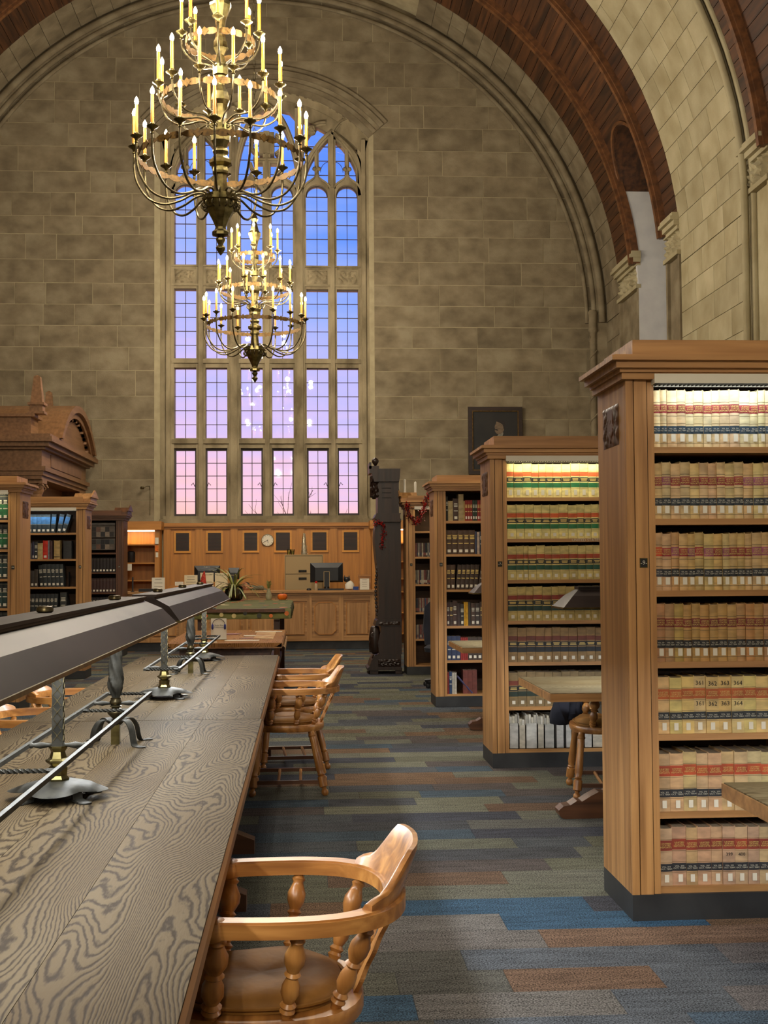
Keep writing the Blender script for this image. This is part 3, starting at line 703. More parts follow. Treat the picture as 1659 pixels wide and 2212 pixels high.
# ================================================================== long tables
TX, TZ = -.777, .76
def long_table(y0, y1, half, label, mt='ttop', group='long oak reading tables on the hall axis', nb_=4):
    root = empty('reading_table', (TX, (y0 + y1) / 2, 0), label=label, cat='table', group=group); L = (y1 - y0) / 2
    w = 2 * half / nb_
    b = MB(); b.box(0, w - .0012, -L, L, 0, .04)
    for i in range(nb_): ob('board', b.mesh('board', M[mt]), None, root, (-half + i * w, 0, TZ - .04))
    b = MB()
    for s in (-1, 1): b.prism([(s * (half - .004), TZ - .004), (s * (half + .008), TZ - .012), (s * (half + .01), TZ - .034), (s * (half - .012), TZ - .052), (s * (half - .06), TZ - .052), (s * (half - .06), TZ - .041)], 'y', -L, L)
    for s in (-1, 1): b.box(-half, half, s * (L - .05), s * (L + .006), TZ - .052, TZ - .0405)
    ob('edge_band', b, M['edge'], root)
    b = MB(); b.box(-half + .12, half - .12, -L + .2, L - .2, TZ - .15, TZ - .053); ob('apron', b, M['darky'], root)
    for sy in (-1, 1):
        b = MB(); yy = sy * (L - .55)
        b.prism([(-half + .05, 0), (half - .05, 0), (half - .05, .07), (half - .2, .13), (.12, .17), (.1, .6), (half - .2, .61), (half - .2, .66), (-half + .2, .66), (-half + .2, .61), (-.1, .6), (-.12, .17), (-half + .2, .13), (-half + .05, .07)], 'y', yy - .05, yy + .05)
        ob('trestle', b, M['darkx'], root)
    b = MB(); b.box(-.03, .03, -L + .55, L - .55, .2, .3); ob('stretcher', b, M['darky'], root)
    return root
long_table(1.72, 6.225, .570, 'long pale oak table in the foreground with swirling grain')
long_table(6.235, 10.66, .562, 'second long oak table butted against the foreground table')
long_table(12.35, 14.85, .56, 'third oak table spread with papers before the cloth covered table', 'ttop2')

# ---- table lamps: long metal canopies on bronze stands with a foot rail
def shade_obj(root, y0, y1):
    P = [(-.187, .475), (-.127, .545), (-.052, .582), (-.05, .592), (.05, .592), (.052, .582), (.127, .545), (.187, .475)]
    hip = [0, .07, .12, .12, .12, .12, .07, 0]; b = MB()
    n = len(P); vs = [(p[0], y0 + h, p[1]) for p, h in zip(P, hip)] + [(p[0], y1 - h, p[1]) for p, h in zip(P, hip)]
    for q in (P,): vs += [(p[0] * .97, y0 + h + .01, p[1] - .006) for p, h in zip(P, hip)] + [(p[0] * .97, y1 - h - .01, p[1] - .006) for p, h in zip(P, hip)]
    fs = [(i, i + 1, n + i + 1, n + i) for i in range(n - 1)]; fi = [(2 * n + i, 3 * n + i, 3 * n + i + 1, 2 * n + i + 1) for i in range(n - 1)]
    fs += [tuple(range(n)), tuple(range(n, 2 * n)), (0, n, 3 * n, 2 * n), (n - 1, 2 * n - 1, 4 * n - 1, 3 * n - 1)]
    b.add(vs, fs, 0); base = len(b.v) - len(vs)
    for f in fi: b.f.append([base + i for i in f]); b.m.append(1); b.s.append(False)
    me = bpy.data.meshes.new('shade'); me.from_pydata(b.v, [], b.f); me.materials.append(M['shade']); me.materials.append(M['shadein']); me.polygons.foreach_set('material_index', b.m)
    s = ob('shade', me, None, root)
    q = MB(); q.box(-.06, .06, y0 + .12, y1 - .12, .592, .602); ob('ridge_plate', q, M['shade'], s)
    q = MB()
    for x in (-.187, .187): q.box(x - .004, x + .004, y0, y1, .466, .477)
    q.box(-.187, .187, y0 - .003, y0 + .004, .466, .477); q.box(-.187, .187, y1 - .004, y1 + .003, .466, .477); ob('rim', q, M['brass'], s)
    m = max(2, int((y1 - y0) / 1.1))
    for i in range(m):
        q = MB(); q.lathe([(.02, 0), (.026, .004), (.026, .014), (.02, .02)], 10, (0, y0 + (y1 - y0) * (i + .5) / m, .602)); ob('vent_knob', q, M['bronze'], s)
    q = MB()
    q.tube([(0, y0 + .2, .54), (0, y1 - .2, .54)], .013, 8); ob('lamp_tube', q, M['tube'], root)
    return s
def stand_leaf(root, y):
    st = MB(); st.box(-.017, .017, -.017, .017, .165, .5); o = ob('stand_post', st, M['iron'], root, (0, y, 0))
    b = MB()
    for i in range(8):
        z0 = .185 + i * .037
        for d in (-1, 1):
            for f in (-1, 1):
                b.tube([(-.013 * d, f * .0175, z0), (.013 * d, f * .0175, z0 + .034)], .0016, 4); b.tube([(f * .0175, -.013 * d, z0), (f * .0175, .013 * d, z0 + .034)], .0016, 4)
            b.lathe([(.003, -.002), (.002, .002)], 6, (0, -.0175, z0 + .018))
    ob('engraving', b, M['bronze'], o)
    b = MB(); b.lathe([(.034, .055), (.036, .065), (.028, .075), (.03, .10), (.022, .105), (.04, .118), (.04, .124), (.028, .13), (.022, .15), (.03, .163), (.03, .168)], 6, (0, 0, 0), 0, False); ob('baluster', b, M['brass'], o)
    b = MB(); vs = [(0, 0, .06)]; fs = []; n = 40
    for j, (rr, zz) in enumerate(((.06, .058), (.11, .046), (1, .034))):
        for i in range(n):
            a = 2 * PI * i / n; R_ = rr if rr < 1 else .115 + .045 * abs(math.cos(2 * a)) ** 1.5; vs.append((R_ * math.cos(a), R_ * math.sin(a), zz - (.006 * abs(math.cos(2 * a)) if rr == 1 else 0)))
    for i in range(n):
        j = (i + 1) % n; fs.append((0, 1 + i, 1 + j))
        for q in range(2): fs.append((1 + q * n + i, 1 + (q + 1) * n + i, 1 + (q + 1) * n + j, 1 + q * n + j))
    b.add(vs, fs, 0, True); ob('leaf_base', b, M['iron'], o)
    for k in range(4):
        a = PI / 4 + k * PI / 2; b = MB()
        b.prism([(.085, .04), (.095, .036), (.10, .005), (.13, .002), (.155, .001), (.155, .005), (.12, .009), (.108, .012), (.102, .045), (.085, .048)], 'y', -.018, .018)
        b.lathe([(.022, .0005), (.022, .005), (.01, .008)], 10, (.145, 0, 0)); b.xf(Matrix.Rotation(a, 4, 'Z')); ob('foot', b, M['iron'], o)
    cross_bar(o)
    return o
def cross_bar(o, z=.17):
    b = MB()
    for s in (-1, 1): b.lathe([(.007, 0), (.01, .018), (.006, .022), (.006, .03), (.011, .055), (.006, .078), (.009, .082), (.009, .09)], 8, (0, 0, 0), 0, True, 0, Matrix.Translation((0, 0, z)) @ Matrix.Rotation(s * PI / 2, 4, 'Y'))
    ob('cross_bar', b, M['iron'], o)
def stand_twist(root, y):
    b = MB(); vs = []; n = 12; prof = [(.014, .19), (.02, .21), (.03, .24), (.03, .27), (.026, .33), (.022, .39), (.017, .44), (.013, .46)]
    P = spline([(r, 0, z) for r, z in prof], 5)
    for i, p in enumerate(P):
        tw = (p.z - .19) * 24
        for j in range(24):
            a = 2 * PI * j / 24; rr = p.x * (1 + .16 * math.sin(5 * a + tw * 3.2)); vs.append((rr * math.cos(a), rr * math.sin(a), p.z))
    fs = [(i * 24 + j, i * 24 + (j + 1) % 24, (i + 1) * 24 + (j + 1) % 24, (i + 1) * 24 + j) for i in range(len(P) - 1) for j in range(24)]
    b.add(vs, fs, 0, True); b.lathe([(.02, .458), (.024, .464), (.018, .47), (.016, .5)], 12)
    o = ob('stand_post', b, M['iron'], root, (0, y, 0))
    b = MB(); b.lathe([(.016, .06), (.014, .09), (.018, .1), (.012, .106), (.034, .128), (.036, .135), (.03, .145), (.014, .15), (.026, .158), (.014, .164), (.024, .17), (.026, .178), (.02, .186), (.022, .194)], 14); ob('baluster', b, M['bronze'], o)
    b = MB(); b.box(-.017, .017, -.017, .017, .0, .09); ob('socle', b, M['brass'], o)
    for k in range(4):
        a = PI / 4 + k * PI / 2; b = MB()
        pth = [(.02, .085), (.05, .105), (.085, .1), (.11, .07), (.12, .03), (.13, .008), (.15, .003), (.175, .002)]
        S = spline([(x, 0, z) for x, z in pth], 4); b.strip([(p.x, p.z) for p in S], [(p.x - .002, p.z - .0045) for p in S], -.015, .015); b.lathe([(.02, .0003), (.02, .004), (.008, .007)], 10, (.17, 0, 0)); b.xf(Matrix.Rotation(a, 4, 'Z')); ob('foot', b, M['iron'], o)
    cross_bar(o)
    return o
def rail(root, y0, y1, crosses):
    b = MB()
    for s in (-1, 1): b.box(s * .095 - .0065, s * .095 + .0065, y0, y1, .163, .177)
    o = ob('foot_rail', b, M['iron'], root)
    for y in crosses:
        b = MB(); vs = []
        for i in range(25):
            x = -.09 + .18 * i / 24; tw = x * 90 if abs(x) < .07 else 0
            for j in range(4): vs.append((x, y + .0075 * math.cos(tw + j * PI / 2), .17 + .0075 * math.sin(tw + j * PI / 2)))
        b.add(vs, [(4 * i + j, 4 * i + (j + 1) % 4, 4 * i + 4 + (j + 1) % 4, 4 * i + 4 + j) for i in range(24) for j in range(4)]); ob('twisted_bar', b, M['iron'], o)
    return o
def lamp_pair(x, y, L, W_, along='y'):                # the tube throws its light out to both sides below the canopy
    for s in (-1, 1):
        if along == 'y': light('canopy_lamp_light', 'AREA', (x + s * .03, y, TZ + .50), W_ / 2, (.94, .97, 1.0), .05, L, (0, -s * 1.0, 0))
        else: light('canopy_lamp_light', 'AREA', (x, y + s * .03, TZ + .50), W_ / 2, (.94, .97, 1.0), L, .05, (s * 1.0, 0, 0))
lamp1 = empty('table_lamp', (-.79, 4.0, TZ), label='long bronze canopy lamp on the foreground table', cat='lamp', group='canopy reading lamps')
shade_obj(lamp1, -2.2, 2.1); stand_leaf(lamp1, .17); stand_twist(lamp1, 1.42); stand_leaf(lamp1, -1.4); rail(lamp1, -1.9, 1.84, (1.82, 1.15, -.35, -1.1))
lamp2 = empty('table_lamp', (-.79, 8.35, TZ), label='long bronze canopy lamp on the second table, reflecting the window', cat='lamp', group='canopy reading lamps')
shade_obj(lamp2, -2.1, 2.11); stand_leaf(lamp2, -1.07); stand_twist(lamp2, .6); stand_leaf(lamp2, 1.8); rail(lamp2, -1.2, 2.2, (-1.19, -.2, 1.2, 2.18))
for yy, L in ((3.95, 4.0), (8.35, 3.9)): lamp_pair(-.79, yy, L, SHADE_W)

# ================================================================== captain's chairs
def align(p0, p1):
    p0, p1 = Vector(p0), Vector(p1); d = (p1 - p0); return Matrix.Translation(p0) @ d.to_track_quat('Z', 'Y').to_matrix().to_4x4(), d.length
SPI = [(0, .010), (.04, .013), (.08, .019), (.12, .014), (.16, .017), (.25, .025), (.34, .024), (.44, .014), (.475, .02), (.51, .013), (.6, .021), (.7, .022), (.8, .013), (.84, .02), (.875, .014), (.91, .019), (.95, .013), (1, .012)]
def turned(b, p0, p1, prof, k=1.0, n=12):
    Mx, L = align(p0, p1); b.lathe([(r * k, t * L) for t, r in prof], n, (0, 0, 0), 0, True, 0, Mx)
def make_chair():
    root = empty('captain_chair', (0, 0, 0))
    half = [(-.215, .292), (-.1, .302), (.0, .298), (.09, .27), (.16, .205), (.198, .11), (.208, 0)]
    P = spline([(x, y, 0) for x, y in half] + [(x, -y, 0) for x, y in half[-2::-1]], 6)
    def nrm(i):
        d = (P[min(len(P) - 1, i + 1)] - P[max(0, i - 1)]).normalized(); return Vector((d.y, -d.x, 0))
    nn = [nrm(i) for i in range(len(P))]
    if nn[len(P) // 2].x < 0: nn = [-v for v in nn]
    b = MB(); A = [(p.x + n.x * .028, p.y + n.y * .028) for p, n in zip(P, nn)]; B = [(p.x - n.x * .028, p.y - n.y * .028) for p, n in zip(P, nn)]
    b.strip(A, B, .672, .706, 'z')
    A2 = [(p.x + n.x * .022, p.y + n.y * .022) for p, n in zip(P, nn)]; B2 = [(p.x - n.x * .022, p.y - n.y * .022) for p, n in zip(P, nn)]; b.strip(A2, B2, .704, .711, 'z')
    for s in (-1, 1):                                   # swelled hand rests
        b.lathe([(.028, .664), (.036, .672), (.038, .69), (.034, .708), (.022, .714)], 12, (-.225, s * .292, 0))
    ob('arm_bow', b, M['chairx'], root)
    # crest rail: shaped, leaning back
    b = MB(); n = len(P); i0, i1 = int(n * .30), int(n * .70); vs = []; cols = 0; HR = 7
    for i in range(i0, i1 + 1):
        u = -1 + 2 * (i - i0) / (i1 - i0); a = abs(u)
        h = .128 - .010 * a if a < .5 else (.123 - .091 * (1 - math.cos((a - .5) / .32 * PI)) / 2 if a < .82 else .032 - .016 * ((a - .82) / .18) ** 2)
        for side in (1, -1):
            for j in range(HR + 1):
                q = j / HR; z = .71 + h * q; lean = .42 * h * q; th_ = (.017 - .006 * q) * (1 if q < .97 else .55)
                p = P[i] + nn[i] * (lean + side * th_); vs.append((p.x, p.y, z))
        cols += 1
    K = 2 * (HR + 1); fs = []
    for c in range(cols - 1):
        for j in range(HR): 
            fs.append((c * K + j, (c + 1) * K + j, (c + 1) * K + j + 1, c * K + j + 1)); o_ = HR + 1
            fs.append((c * K + o_ + j, c * K + o_ + j + 1, (c + 1) * K + o_ + j + 1, (c + 1) * K + o_ + j))
        fs.append((c * K + HR, (c + 1) * K + HR, (c + 1) * K + K - 1, c * K + K - 1))
    for c in (0, cols - 1):
        for j in range(HR): fs.append((c * K + j, c * K + j + 1, c * K + HR + 2 + j, c * K + HR + 1 + j))
    b.add(vs, fs, 0, True); ob('crest_rail', b, M['chairx'], root)
    # seat and cushion
    def rr(cx, hx, hy, e, n=36): return [(cx + hx * abs(math.cos(a)) ** e * (1 if math.cos(a) >= 0 else -1), hy * abs(math.sin(a)) ** e * (1 if math.sin(a) >= 0 else -1)) for a in [2 * PI * i / n for i in range(n)]]
    b = MB(); rings = [(.0, .418, .97), (.0, .43, 1.0), (.0, .452, 1.0), (0, .462, .985)]
    vs = []
    for _, z, k in rings: vs += [(x, y, z) for x, y in rr(-.115, .245 * k, .262 * k, .72)]
    fs = [tuple(range(35, -1, -1)), tuple(range(108, 144))] + [(r * 36 + i, r * 36 + (i + 1) % 36, r * 36 + 36 + (i + 1) % 36, r * 36 + 36 + i) for r in range(3) for i in range(36)]
    b.add(vs, fs, 0, True); ob('seat', b, M['chairy'], root)
    b = MB(); vs = []; R_ = [(.99, .463), (1.0, .475), (.96, .49), (.86, .503), (.6, .509), (.3, .503), (.02, .496)]
    for k, z in R_:
        for i, (x, y) in enumerate(rr(-.125, .205 * k, .215 * k, .8)): vs.append((x, y, z + (.004 * math.sin(i * .9 + k * 9) * (1 if .2 < k < .95 else 0))))
    fs = [(r * 36 + i, r * 36 + (i + 1) % 36, r * 36 + 36 + (i + 1) % 36, r * 36 + 36 + i) for r in range(6) for i in range(36)] + [tuple(range(216, 252)), tuple(range(35, -1, -1))]
    b.add(vs, fs, 0, True); cu = ob('cushion', b, M['leather'], root)
    b = MB(); b.tube([(x, y, .478) for x, y in rr(-.125, .209, .219, .8)], .005, 6, closed=True); ob('piping', b, M['leather'], cu)
    # spindles
    for s in (-1, 1):
        for (x0, y0), (x1, y1), k in (((-.235, .225), (-.215, .288), 1.25), ((-.06, .232), (-.03, .292), 1.0), ((.055, .175), (.135, .225), 1.0)):
            b = MB(); turned(b, (x0, s * y0, .46), (x1, s * y1, .675), SPI[::-1] and [(1 - t, r) for t, r in reversed(SPI)], k); ob('spindle', b, M['chairz'], root)
        for y0, y1 in ((.05, .075),):                    # scalloped back slats
            b = MB(); q = [(.105, .455), (.2, .68)]; L = 10; A = []; B = []
            for i in range(L * 3 + 1):
                t = i / (L * 3); x = .105 + .095 * t; z = .455 + .22 * t; w = .02 + .012 * math.sin(t * 9.4) ** 2; yy = s * (y0 + (y1 - y0) * t); A.append((yy - w, z)); B.append((yy + w, z))
            b.strip(A, B, -.006, .006, 'x')
            for i, v in enumerate(b.v): b.v[i] = (v[0] + .105 + .095 * (v[2] - .455) / .22, v[1], v[2])
            ob('back_slat', b, M['chairz'], root)
    # legs and stretchers
    LEG = [(0, .021), (.06, .022), (.07, .026), (.09, .026), (.1, .021), (.13, .024), (.2, .021), (.4, .024), (.6, .026), (.66, .02), (.68, .025), (.7, .018), (.715, .028), (.86, .028), (.875, .016), (.9, .014), (.92, .022), (.96, .024), (.99, .017), (1, .012)]
    feet = {}
    for sx, xs, xf_ in ((0, -.30, -.345), (1, .04, .135)):
        for s in (-1, 1):
            b = MB(); p0, p1 = (xs, s * .2, .425), (xf_, s * .275, 0.0); turned(b, p0, p1, LEG); ob('leg', b, M['chairz'], root); feet[sx, s] = Vector(p0).lerp(Vector(p1), .79)
    for s in (-1, 1):
        b = MB(); b.tube([feet[0, s], feet[1, s]], .017, 4); ob('stretcher', b, M['darkx'], root)
    for t in (.36, .68):
        b = MB(); p0 = feet[0, -1].lerp(feet[1, -1], t); p1 = feet[0, 1].lerp(feet[1, 1], t); b.tube([p0, p1], .011, 6); ob('rung', b, M['chairy'], root)
    return root
ch = make_chair(); index_kids(ch)
CH = 'oak captain chairs'
for i, (x, y, rz, lab) in enumerate((
    (0.014, 3.24, 0.0, 'oak captain chair nearest the viewer with tan leather cushion'),
    (0.0, 8.66, 0.0, 'middle oak captain chair drawn up right of the second table'),
    (.02, 9.74, .06, 'farthest oak captain chair on the right of the second table'),
    (-1.53, 5.95, PI, 'oak captain chair left of the tables, nearest under the lamp canopy'),
    (-1.53, 7.15, PI - .05, 'middle oak captain chair left of the second table'),
    (-1.53, 8.3, PI + .04, 'farthest oak captain chair left of the second table'),
    (2.10, 8.31, -.12, 'oak captain chair at the side table before bookcase seven'))):
    o = ch if i == 0 else copy_tree(ch)
    o.location = (x, y, 0); o.rotation_euler = (0, 0, rz); o.scale = (1, 1, .98); tag(o, lab, 'chair', CH)

# ================================================================== bookcases
ORD = 'zeroth first second third fourth fifth sixth seventh eighth ninth tenth eleventh twelfth thirteenth fourteenth fifteenth sixteenth seventeenth eighteenth nineteenth twentieth'.split()
S7 = [1.998, 1.690, 1.384, 1.080, .774, .446, .134]
S6 = [1.966, 1.612, 1.236, .850, .486, .130]
CD = .515
def bookcase(x, y, side, num, shelves, label, L=1.6, bay=.86, tone='oak', lamp=None, pediment=False, lampmat='tube', h0=2.285):
    root = empty('bookcase', (x, y, 0), label=label, cat='bookcase', group='oak bookcases with carved end panels'); s = side
    X = lambda a, c: (s * a, s * c)
    def bx(name, mt, *bs, parent=root):
        b = MB()
        for q in bs:
            x0, x1 = X(q[0], q[1]); b.box(x0, x1, *q[2:])
        return ob(name, b, M[mt], parent)
    bx('plinth', 'black', (0, L, 0, CD, 0, .108))
    ep = bx('end_panel', tone + 'z', (0, .035, .026, CD, .108, h0), (.0, .032, 0.0, .02, .108, h0))
    bx('groove', 'groove', (.004, .1, .016, .024, .108, h0))
    bx('stile', tone + 'z', (.037, .092, .004, .05, .108, h0), (.097, .125, .012, .05, .108, h0))
    bx('stile', tone + 'z', (bay, bay + .09, .004, CD, .108, h0))
    bx('stile', tone + 'z', (L - .06, L, .004, CD, .108, h0))
    bx('back_panel', 'inner', (.035, L, CD * .82, CD * .84, .108, h0), (.035, .06, .05, CD, .108, h0))
    for z in shelves: bx('shelf', tone + 'x', (.1, bay, .018, CD * .82, z - .026, z))
    for z in shelves: bx('shelf', tone + 'x', (bay + .09, L - .06, .018, CD * .82, z - .026, z))
    bx('cornice', tone + 'x', (-.02, L, -.02, CD + .02, h0, h0 + .028), (-.03, L, -.03, CD + .03, h0 + .028, h0 + .045), (-.05, L, -.05, CD + .05, h0 + .045, h0 + .075), (-.072, L, -.072, CD + .07, h0 + .075, h0 + .095), (-.06, L, -.06, CD + .06, h0 + .095, h0 + .10))
    bx('crown', tone + 'x', (.028, L, -.02, CD - .02, h0 + .10, h0 + .168))
    if pediment:
        b = MB(); b.prism([(.0, h0 + .10), (CD, h0 + .10), (CD, h0 + .14), (CD * .75, h0 + .22), (CD * .25, h0 + .22), (0, h0 + .14)], 'x', -.07 * s, .16 * s); ob('pediment_block', b, M[tone + 'y'], root)
        b = MB(); b.prism([(-.06, h0 + .16), (CD + .06, h0 + .16), (CD * .5, h0 + .27)], 'x', -.09 * s, -.07 * s); ob('pediment_face', b, M[tone + 'y'], root)
    # carved plaque and number plate
    b = MB(); xx = -.001 * s
    relief(b, .12, .40, 2.02, 2.2, xx, .009 * s, num, 20, 14, 7, axis='x', sgn=-1)
    b.prism([(.215, 2.185), (.305, 2.185), (.305, 2.09), (.26, 2.035), (.215, 2.09)], 'x', 0, -.007 * s)
    ob('carved_plaque', b, M['dark' + 'z'], ep)
    pl = bx('number_plate', 'ink', (.055, .083, .0, .004, 1.485, 1.52))
    bx('plate_rim', 'brass', (.052, .086, .001, .004, 1.482, 1.523), parent=pl)
    ob('plate_number', text_mesh('-%d-' % num if num < 10 else '%d' % num, .026, M['silver'], .0005), None, pl, (s * .069, -.0012, 1.5025), FACE_CAM)
    if lamp:
        bx('lamp_housing', 'white', (.115, bay, -.045, -.04, h0 - .02, h0 + .02), (.115, bay, .075, .08, h0 - .02, h0), (.115, .12, -.04, .075, h0 - .02, h0))
        b = MB(); n = int((bay - .13) / .018)
        for i in range(n):
            q = .13 + i * .018; b.box(s * q, s * (q + .0015), -.04, .075, h0 - .018, h0 - .005)
        ob('louvre', b, M['iron'], root)
        x0, x1 = X(.14, bay - .02); b = MB(); b.box(x0, x1, -.01, .04, h0 - .004, h0 + .0); ob('lamp_tube', b, M[lampmat], root)
        light('bookcase_lamp_light', 'AREA', (x + s * (.13 + bay) / 2, y - .035, h0 - .025), lamp[0], lamp[1], bay - .2, .05, (.3, 0, 0))
    return root
BC = {}
c9 = (.80, .92, 1.0); c7 = (1, .93, .62)
bookcase(1.372, 5.335, 1, 9, S7, 'nearest oak bookcase on the right, plate nine, lit law volumes', lamp=(CASE_W * 1.0, c9), bay=.74)
bookcase(1.382, 9.38, 1, 7, S7, 'oak bookcase with plate seven, cream law books with green bands', lamp=(CASE_W * 1.1, c7), lampmat='tubewarm', bay=.92)
bookcase(1.382, 13.46, 1, 5, S6, 'oak bookcase with plate five holding mixed brown and red books', bay=.62)
bookcase(1.40, 17.45, 1, 3, S6, 'oak bookcase hung with red garland, holding rows of disc cases', lamp=(CASE_W * .5, c7), pediment=True, lampmat='tubewarm', bay=.6)
bookcase(-2.95, 13.45, -1, 46, S7, 'oak bookcase on the left edge holding green law books', lamp=(CASE_W * .6, c7), lampmat='tubewarm', bay=.6)
bookcase(-2.95, 17.42, -1, 48, S6, 'oak bookcase on the left with blue and black volumes', lamp=(CASE_W * .7, c9), pediment=True, bay=.86)
bookcase(-3.04, 21.7, -1, 50, [1.74, 1.41, 1.07, .74, .42, .13], 'dark narrow bookcase left of the counter with framed pictures', tone='dark', pediment=True, bay=.64, L=.9)

# ---- books
BM = {}
def bmat(c, rough=.6, vary=.06):
    k = tuple(c)
    if k not in BM: BM[k] = mat('binding_%d_%d_%d' % k, tuple(max(0, int(v * .88)) for v in c), tuple(min(255, int(v * 1.06)) for v in c), (14, 14, 30), 4, rough, rnd=vary, bump=.08)
    return BM[k]
def book_mesh(w, h, d, cover, bands, bulge=.006):
    """bands: (z0, z1, colour) as fractions of height; spine faces -Y; origin at lower left of the spine"""
    mats = [bmat(cover), M['page']]; cuts = {0.0, 1.0}
    for a, c, col in bands:
        cuts |= {a, c}
        if bmat(col) not in mats: mats.append(bmat(col))
    cuts = sorted(cuts); ns = 5
    ring = [(w * i / (ns - 1), -bulge * math.sin(PI * i / (ns - 1))) for i in range(ns)] + [(w, d), (0, d)]
    n = len(ring); b = MB(); vs = [(x, y, h * t) for t in cuts for x, y in ring]; b.add(vs, [])
    for j in range(len(cuts) - 1):
        t = (cuts[j] + cuts[j + 1]) / 2; mi = 0
        for a, c, col in bands:
            if a < t < c: mi = mats.index(bmat(col))
        for i in range(n):
            i2 = (i + 1) % n; b.f.append([j * n + i, j * n + i2, (j + 1) * n + i2, (j + 1) * n + i]); b.m.append(mi if i < ns - 1 else (1 if i == ns else 0)); b.s.append(i < ns - 1)
    k = (len(cuts) - 1) * n; b.f.append([k + i for i in range(n)]); b.m.append(1); b.s.append(False); b.f.append([i for i in range(n - 1, -1, -1)]); b.m.append(0); b.s.append(False)
    # cover boards standing a little above the pages
    for x0, x1 in ((0, .0025), (w - .0025, w)): b.box(x0, x1, 0, d, h, h + .004, 0)
    return b.mesh('book', mats)
_st = {}
def sticker(w, h):
    k = (round(w, 3), round(h, 3))
    if k not in _st: b = MB(); b.box(-w / 2, w / 2, -.0008, .0, 0, h); _st[k] = b.mesh('call_number_label', M['white'])
    return _st[k]
def lettering(b_, w, z, hh, mt, seed, lines=2, y=-.0068):
    r = random.Random(seed); b = MB()
    for i in range(lines):
        q = w * r.uniform(.28, .4); zz = z + hh * (1 - (i + .5) / lines); b.box(w / 2 - q, w / 2 + q, y, y + .0012, zz - hh * .16 / lines * 2, zz + hh * .16 / lines * 2)
    ob('spine_lettering', b, M[mt], b_)
def put_book(me, x, y, z, label, group, tilt=0.0, cat='book', name='book'):
    return ob(name, me, None, None, (x, y, z), (0, tilt, 0), label, cat, group)
def num_words(n): return ORD[n]
SH = ['top', 'second', 'third', 'fourth', 'fifth', 'sixth', 'bottom']
rnd = random.Random(3)
RED = [(142, 34, 48), (150, 40, 52), (134, 38, 44)]; PINK = (148, 76, 104)
# bookcase nine: seven rows of law reports
X9, Y9 = 1.372, 5.335
rows9 = [  # widths, cover, title colours, label colour, height
    ((.030, .046), (205, 187, 142), RED, (26, 52, 70), .246, 243), ((.032, .046), (201, 170, 121), RED + [PINK, PINK], (34, 44, 52), .240, 273),
    ((.030, .046), (194, 159, 107), RED + [PINK], (34, 38, 44), .244, 299), ((.036, .042), (173, 135, 84), [(112, 34, 36), (122, 38, 36), (110, 38, 40)], (34, 34, 38), .244, 329),
    ((.052, .057), (203, 173, 112), [(172, 86, 36), (160, 78, 34)], (32, 36, 42), .240, 358), ((.050, .066), (186, 157, 114), [(176, 74, 34), (168, 66, 34)], (34, 36, 42), .246, 375),
    ((.048, .064), (180, 150, 110), [(140, 54, 34), (130, 52, 36)], (32, 34, 40), .244, 394)]
t_us = text_mesh('UNITED\nSTATES\nREPORTS', .0125, M['gold'], .0004, .95)
for ri, (wr_, cov, tits, blk, h, vol) in enumerate(rows9):
    x = X9 + .128; end = X9 + .735; n = 0; z = S7[ri]
    while x < end - .03:
        w = rnd.uniform(*wr_) if ri < 4 or rnd.random() < .9 else wr_[0]
        if x + w > end: break
        hh = h + rnd.uniform(-.004, .004); n += 1; tit = rnd.choice(tits); lc = blk
        if ri == 2 and n == 1: tit = (206, 62, 28); lc = (60, 60, 70)
        if ri < 4: bands = [(.60, .75, tit), (.24, .376, lc), (.785, .795, (96, 78, 52)), (.545, .555, (110, 90, 60)), (.41, .42, (110, 90, 60)), (.07, .08, (110, 90, 60))]
        else: bands = [(.61, .79, tit), (.245, .38, lc), (.80, .808, (112, 86, 50)), (.585, .593, (112, 86, 50)), (.395, .403, (112, 86, 50)), (.22, .228, (112, 86, 50))]
        cv = tuple(max(0, min(255, c + rnd.randint(-7, 7))) for c in cov)
        me = book_mesh(w - .001, hh, .17, cv, bands, .007 if ri < 4 else .0035)
        nm = {0: 'crimson', 1: 'crimson', 2: 'crimson', 3: 'maroon', 4: 'orange', 5: 'orange', 6: 'rust red'}[ri]
        if tit == PINK: nm = 'pink'
        o = put_book(me, x, Y9 + .042 + rnd.uniform(-.003, .004), z, 'tan law volume with %s band, %s from left, %s shelf of bookcase nine' % (nm, num_words(n), SH[ri]), 'law reports in bookcase nine')
        yb = -.0085 if ri < 4 else -.0050
        ob('call_number_label', sticker(min(.019, w * .52), hh * .13), None, o, (w * (.5 + rnd.uniform(-.03, .06)), yb, hh * (.10 if ri < 4 else .06)))
        q = ob('spine_title', t_us, None, o, (w / 2, yb + .0006, hh * (.675 if ri < 4 else .70)), FACE_CAM); f_ = min(1.0, w / .044) ; q.scale = (f_ * (.84 if ri < 4 else .95), .66 if ri >= 4 else .8, 1)
        ob('volume_lettering', text_mesh('VOL. %d\nOCT. TERM' % (vol + n - 1), .0105, M['silver'], .0004, 1.0), None, o, (w / 2, yb + .0006, hh * .31), FACE_CAM).scale = (min(1, w / .06), .85, 1)
        if ri == 4 and 4 <= n <= 7:
            for zz, sz in ((.88, .026), (.52, .026)): ob('handwritten_number', text_mesh(str(357 + n), sz, M['ink'], .0003), None, o, (w / 2, yb + .0006, hh * zz), FACE_CAM)
        if ri == 6 and n in (6, 7): ob('volume_number', text_mesh(str(393 + n), .02, M['ink'], .0003), None, o, (w / 2, yb + .0006, hh * .52), FACE_CAM)
        x += w
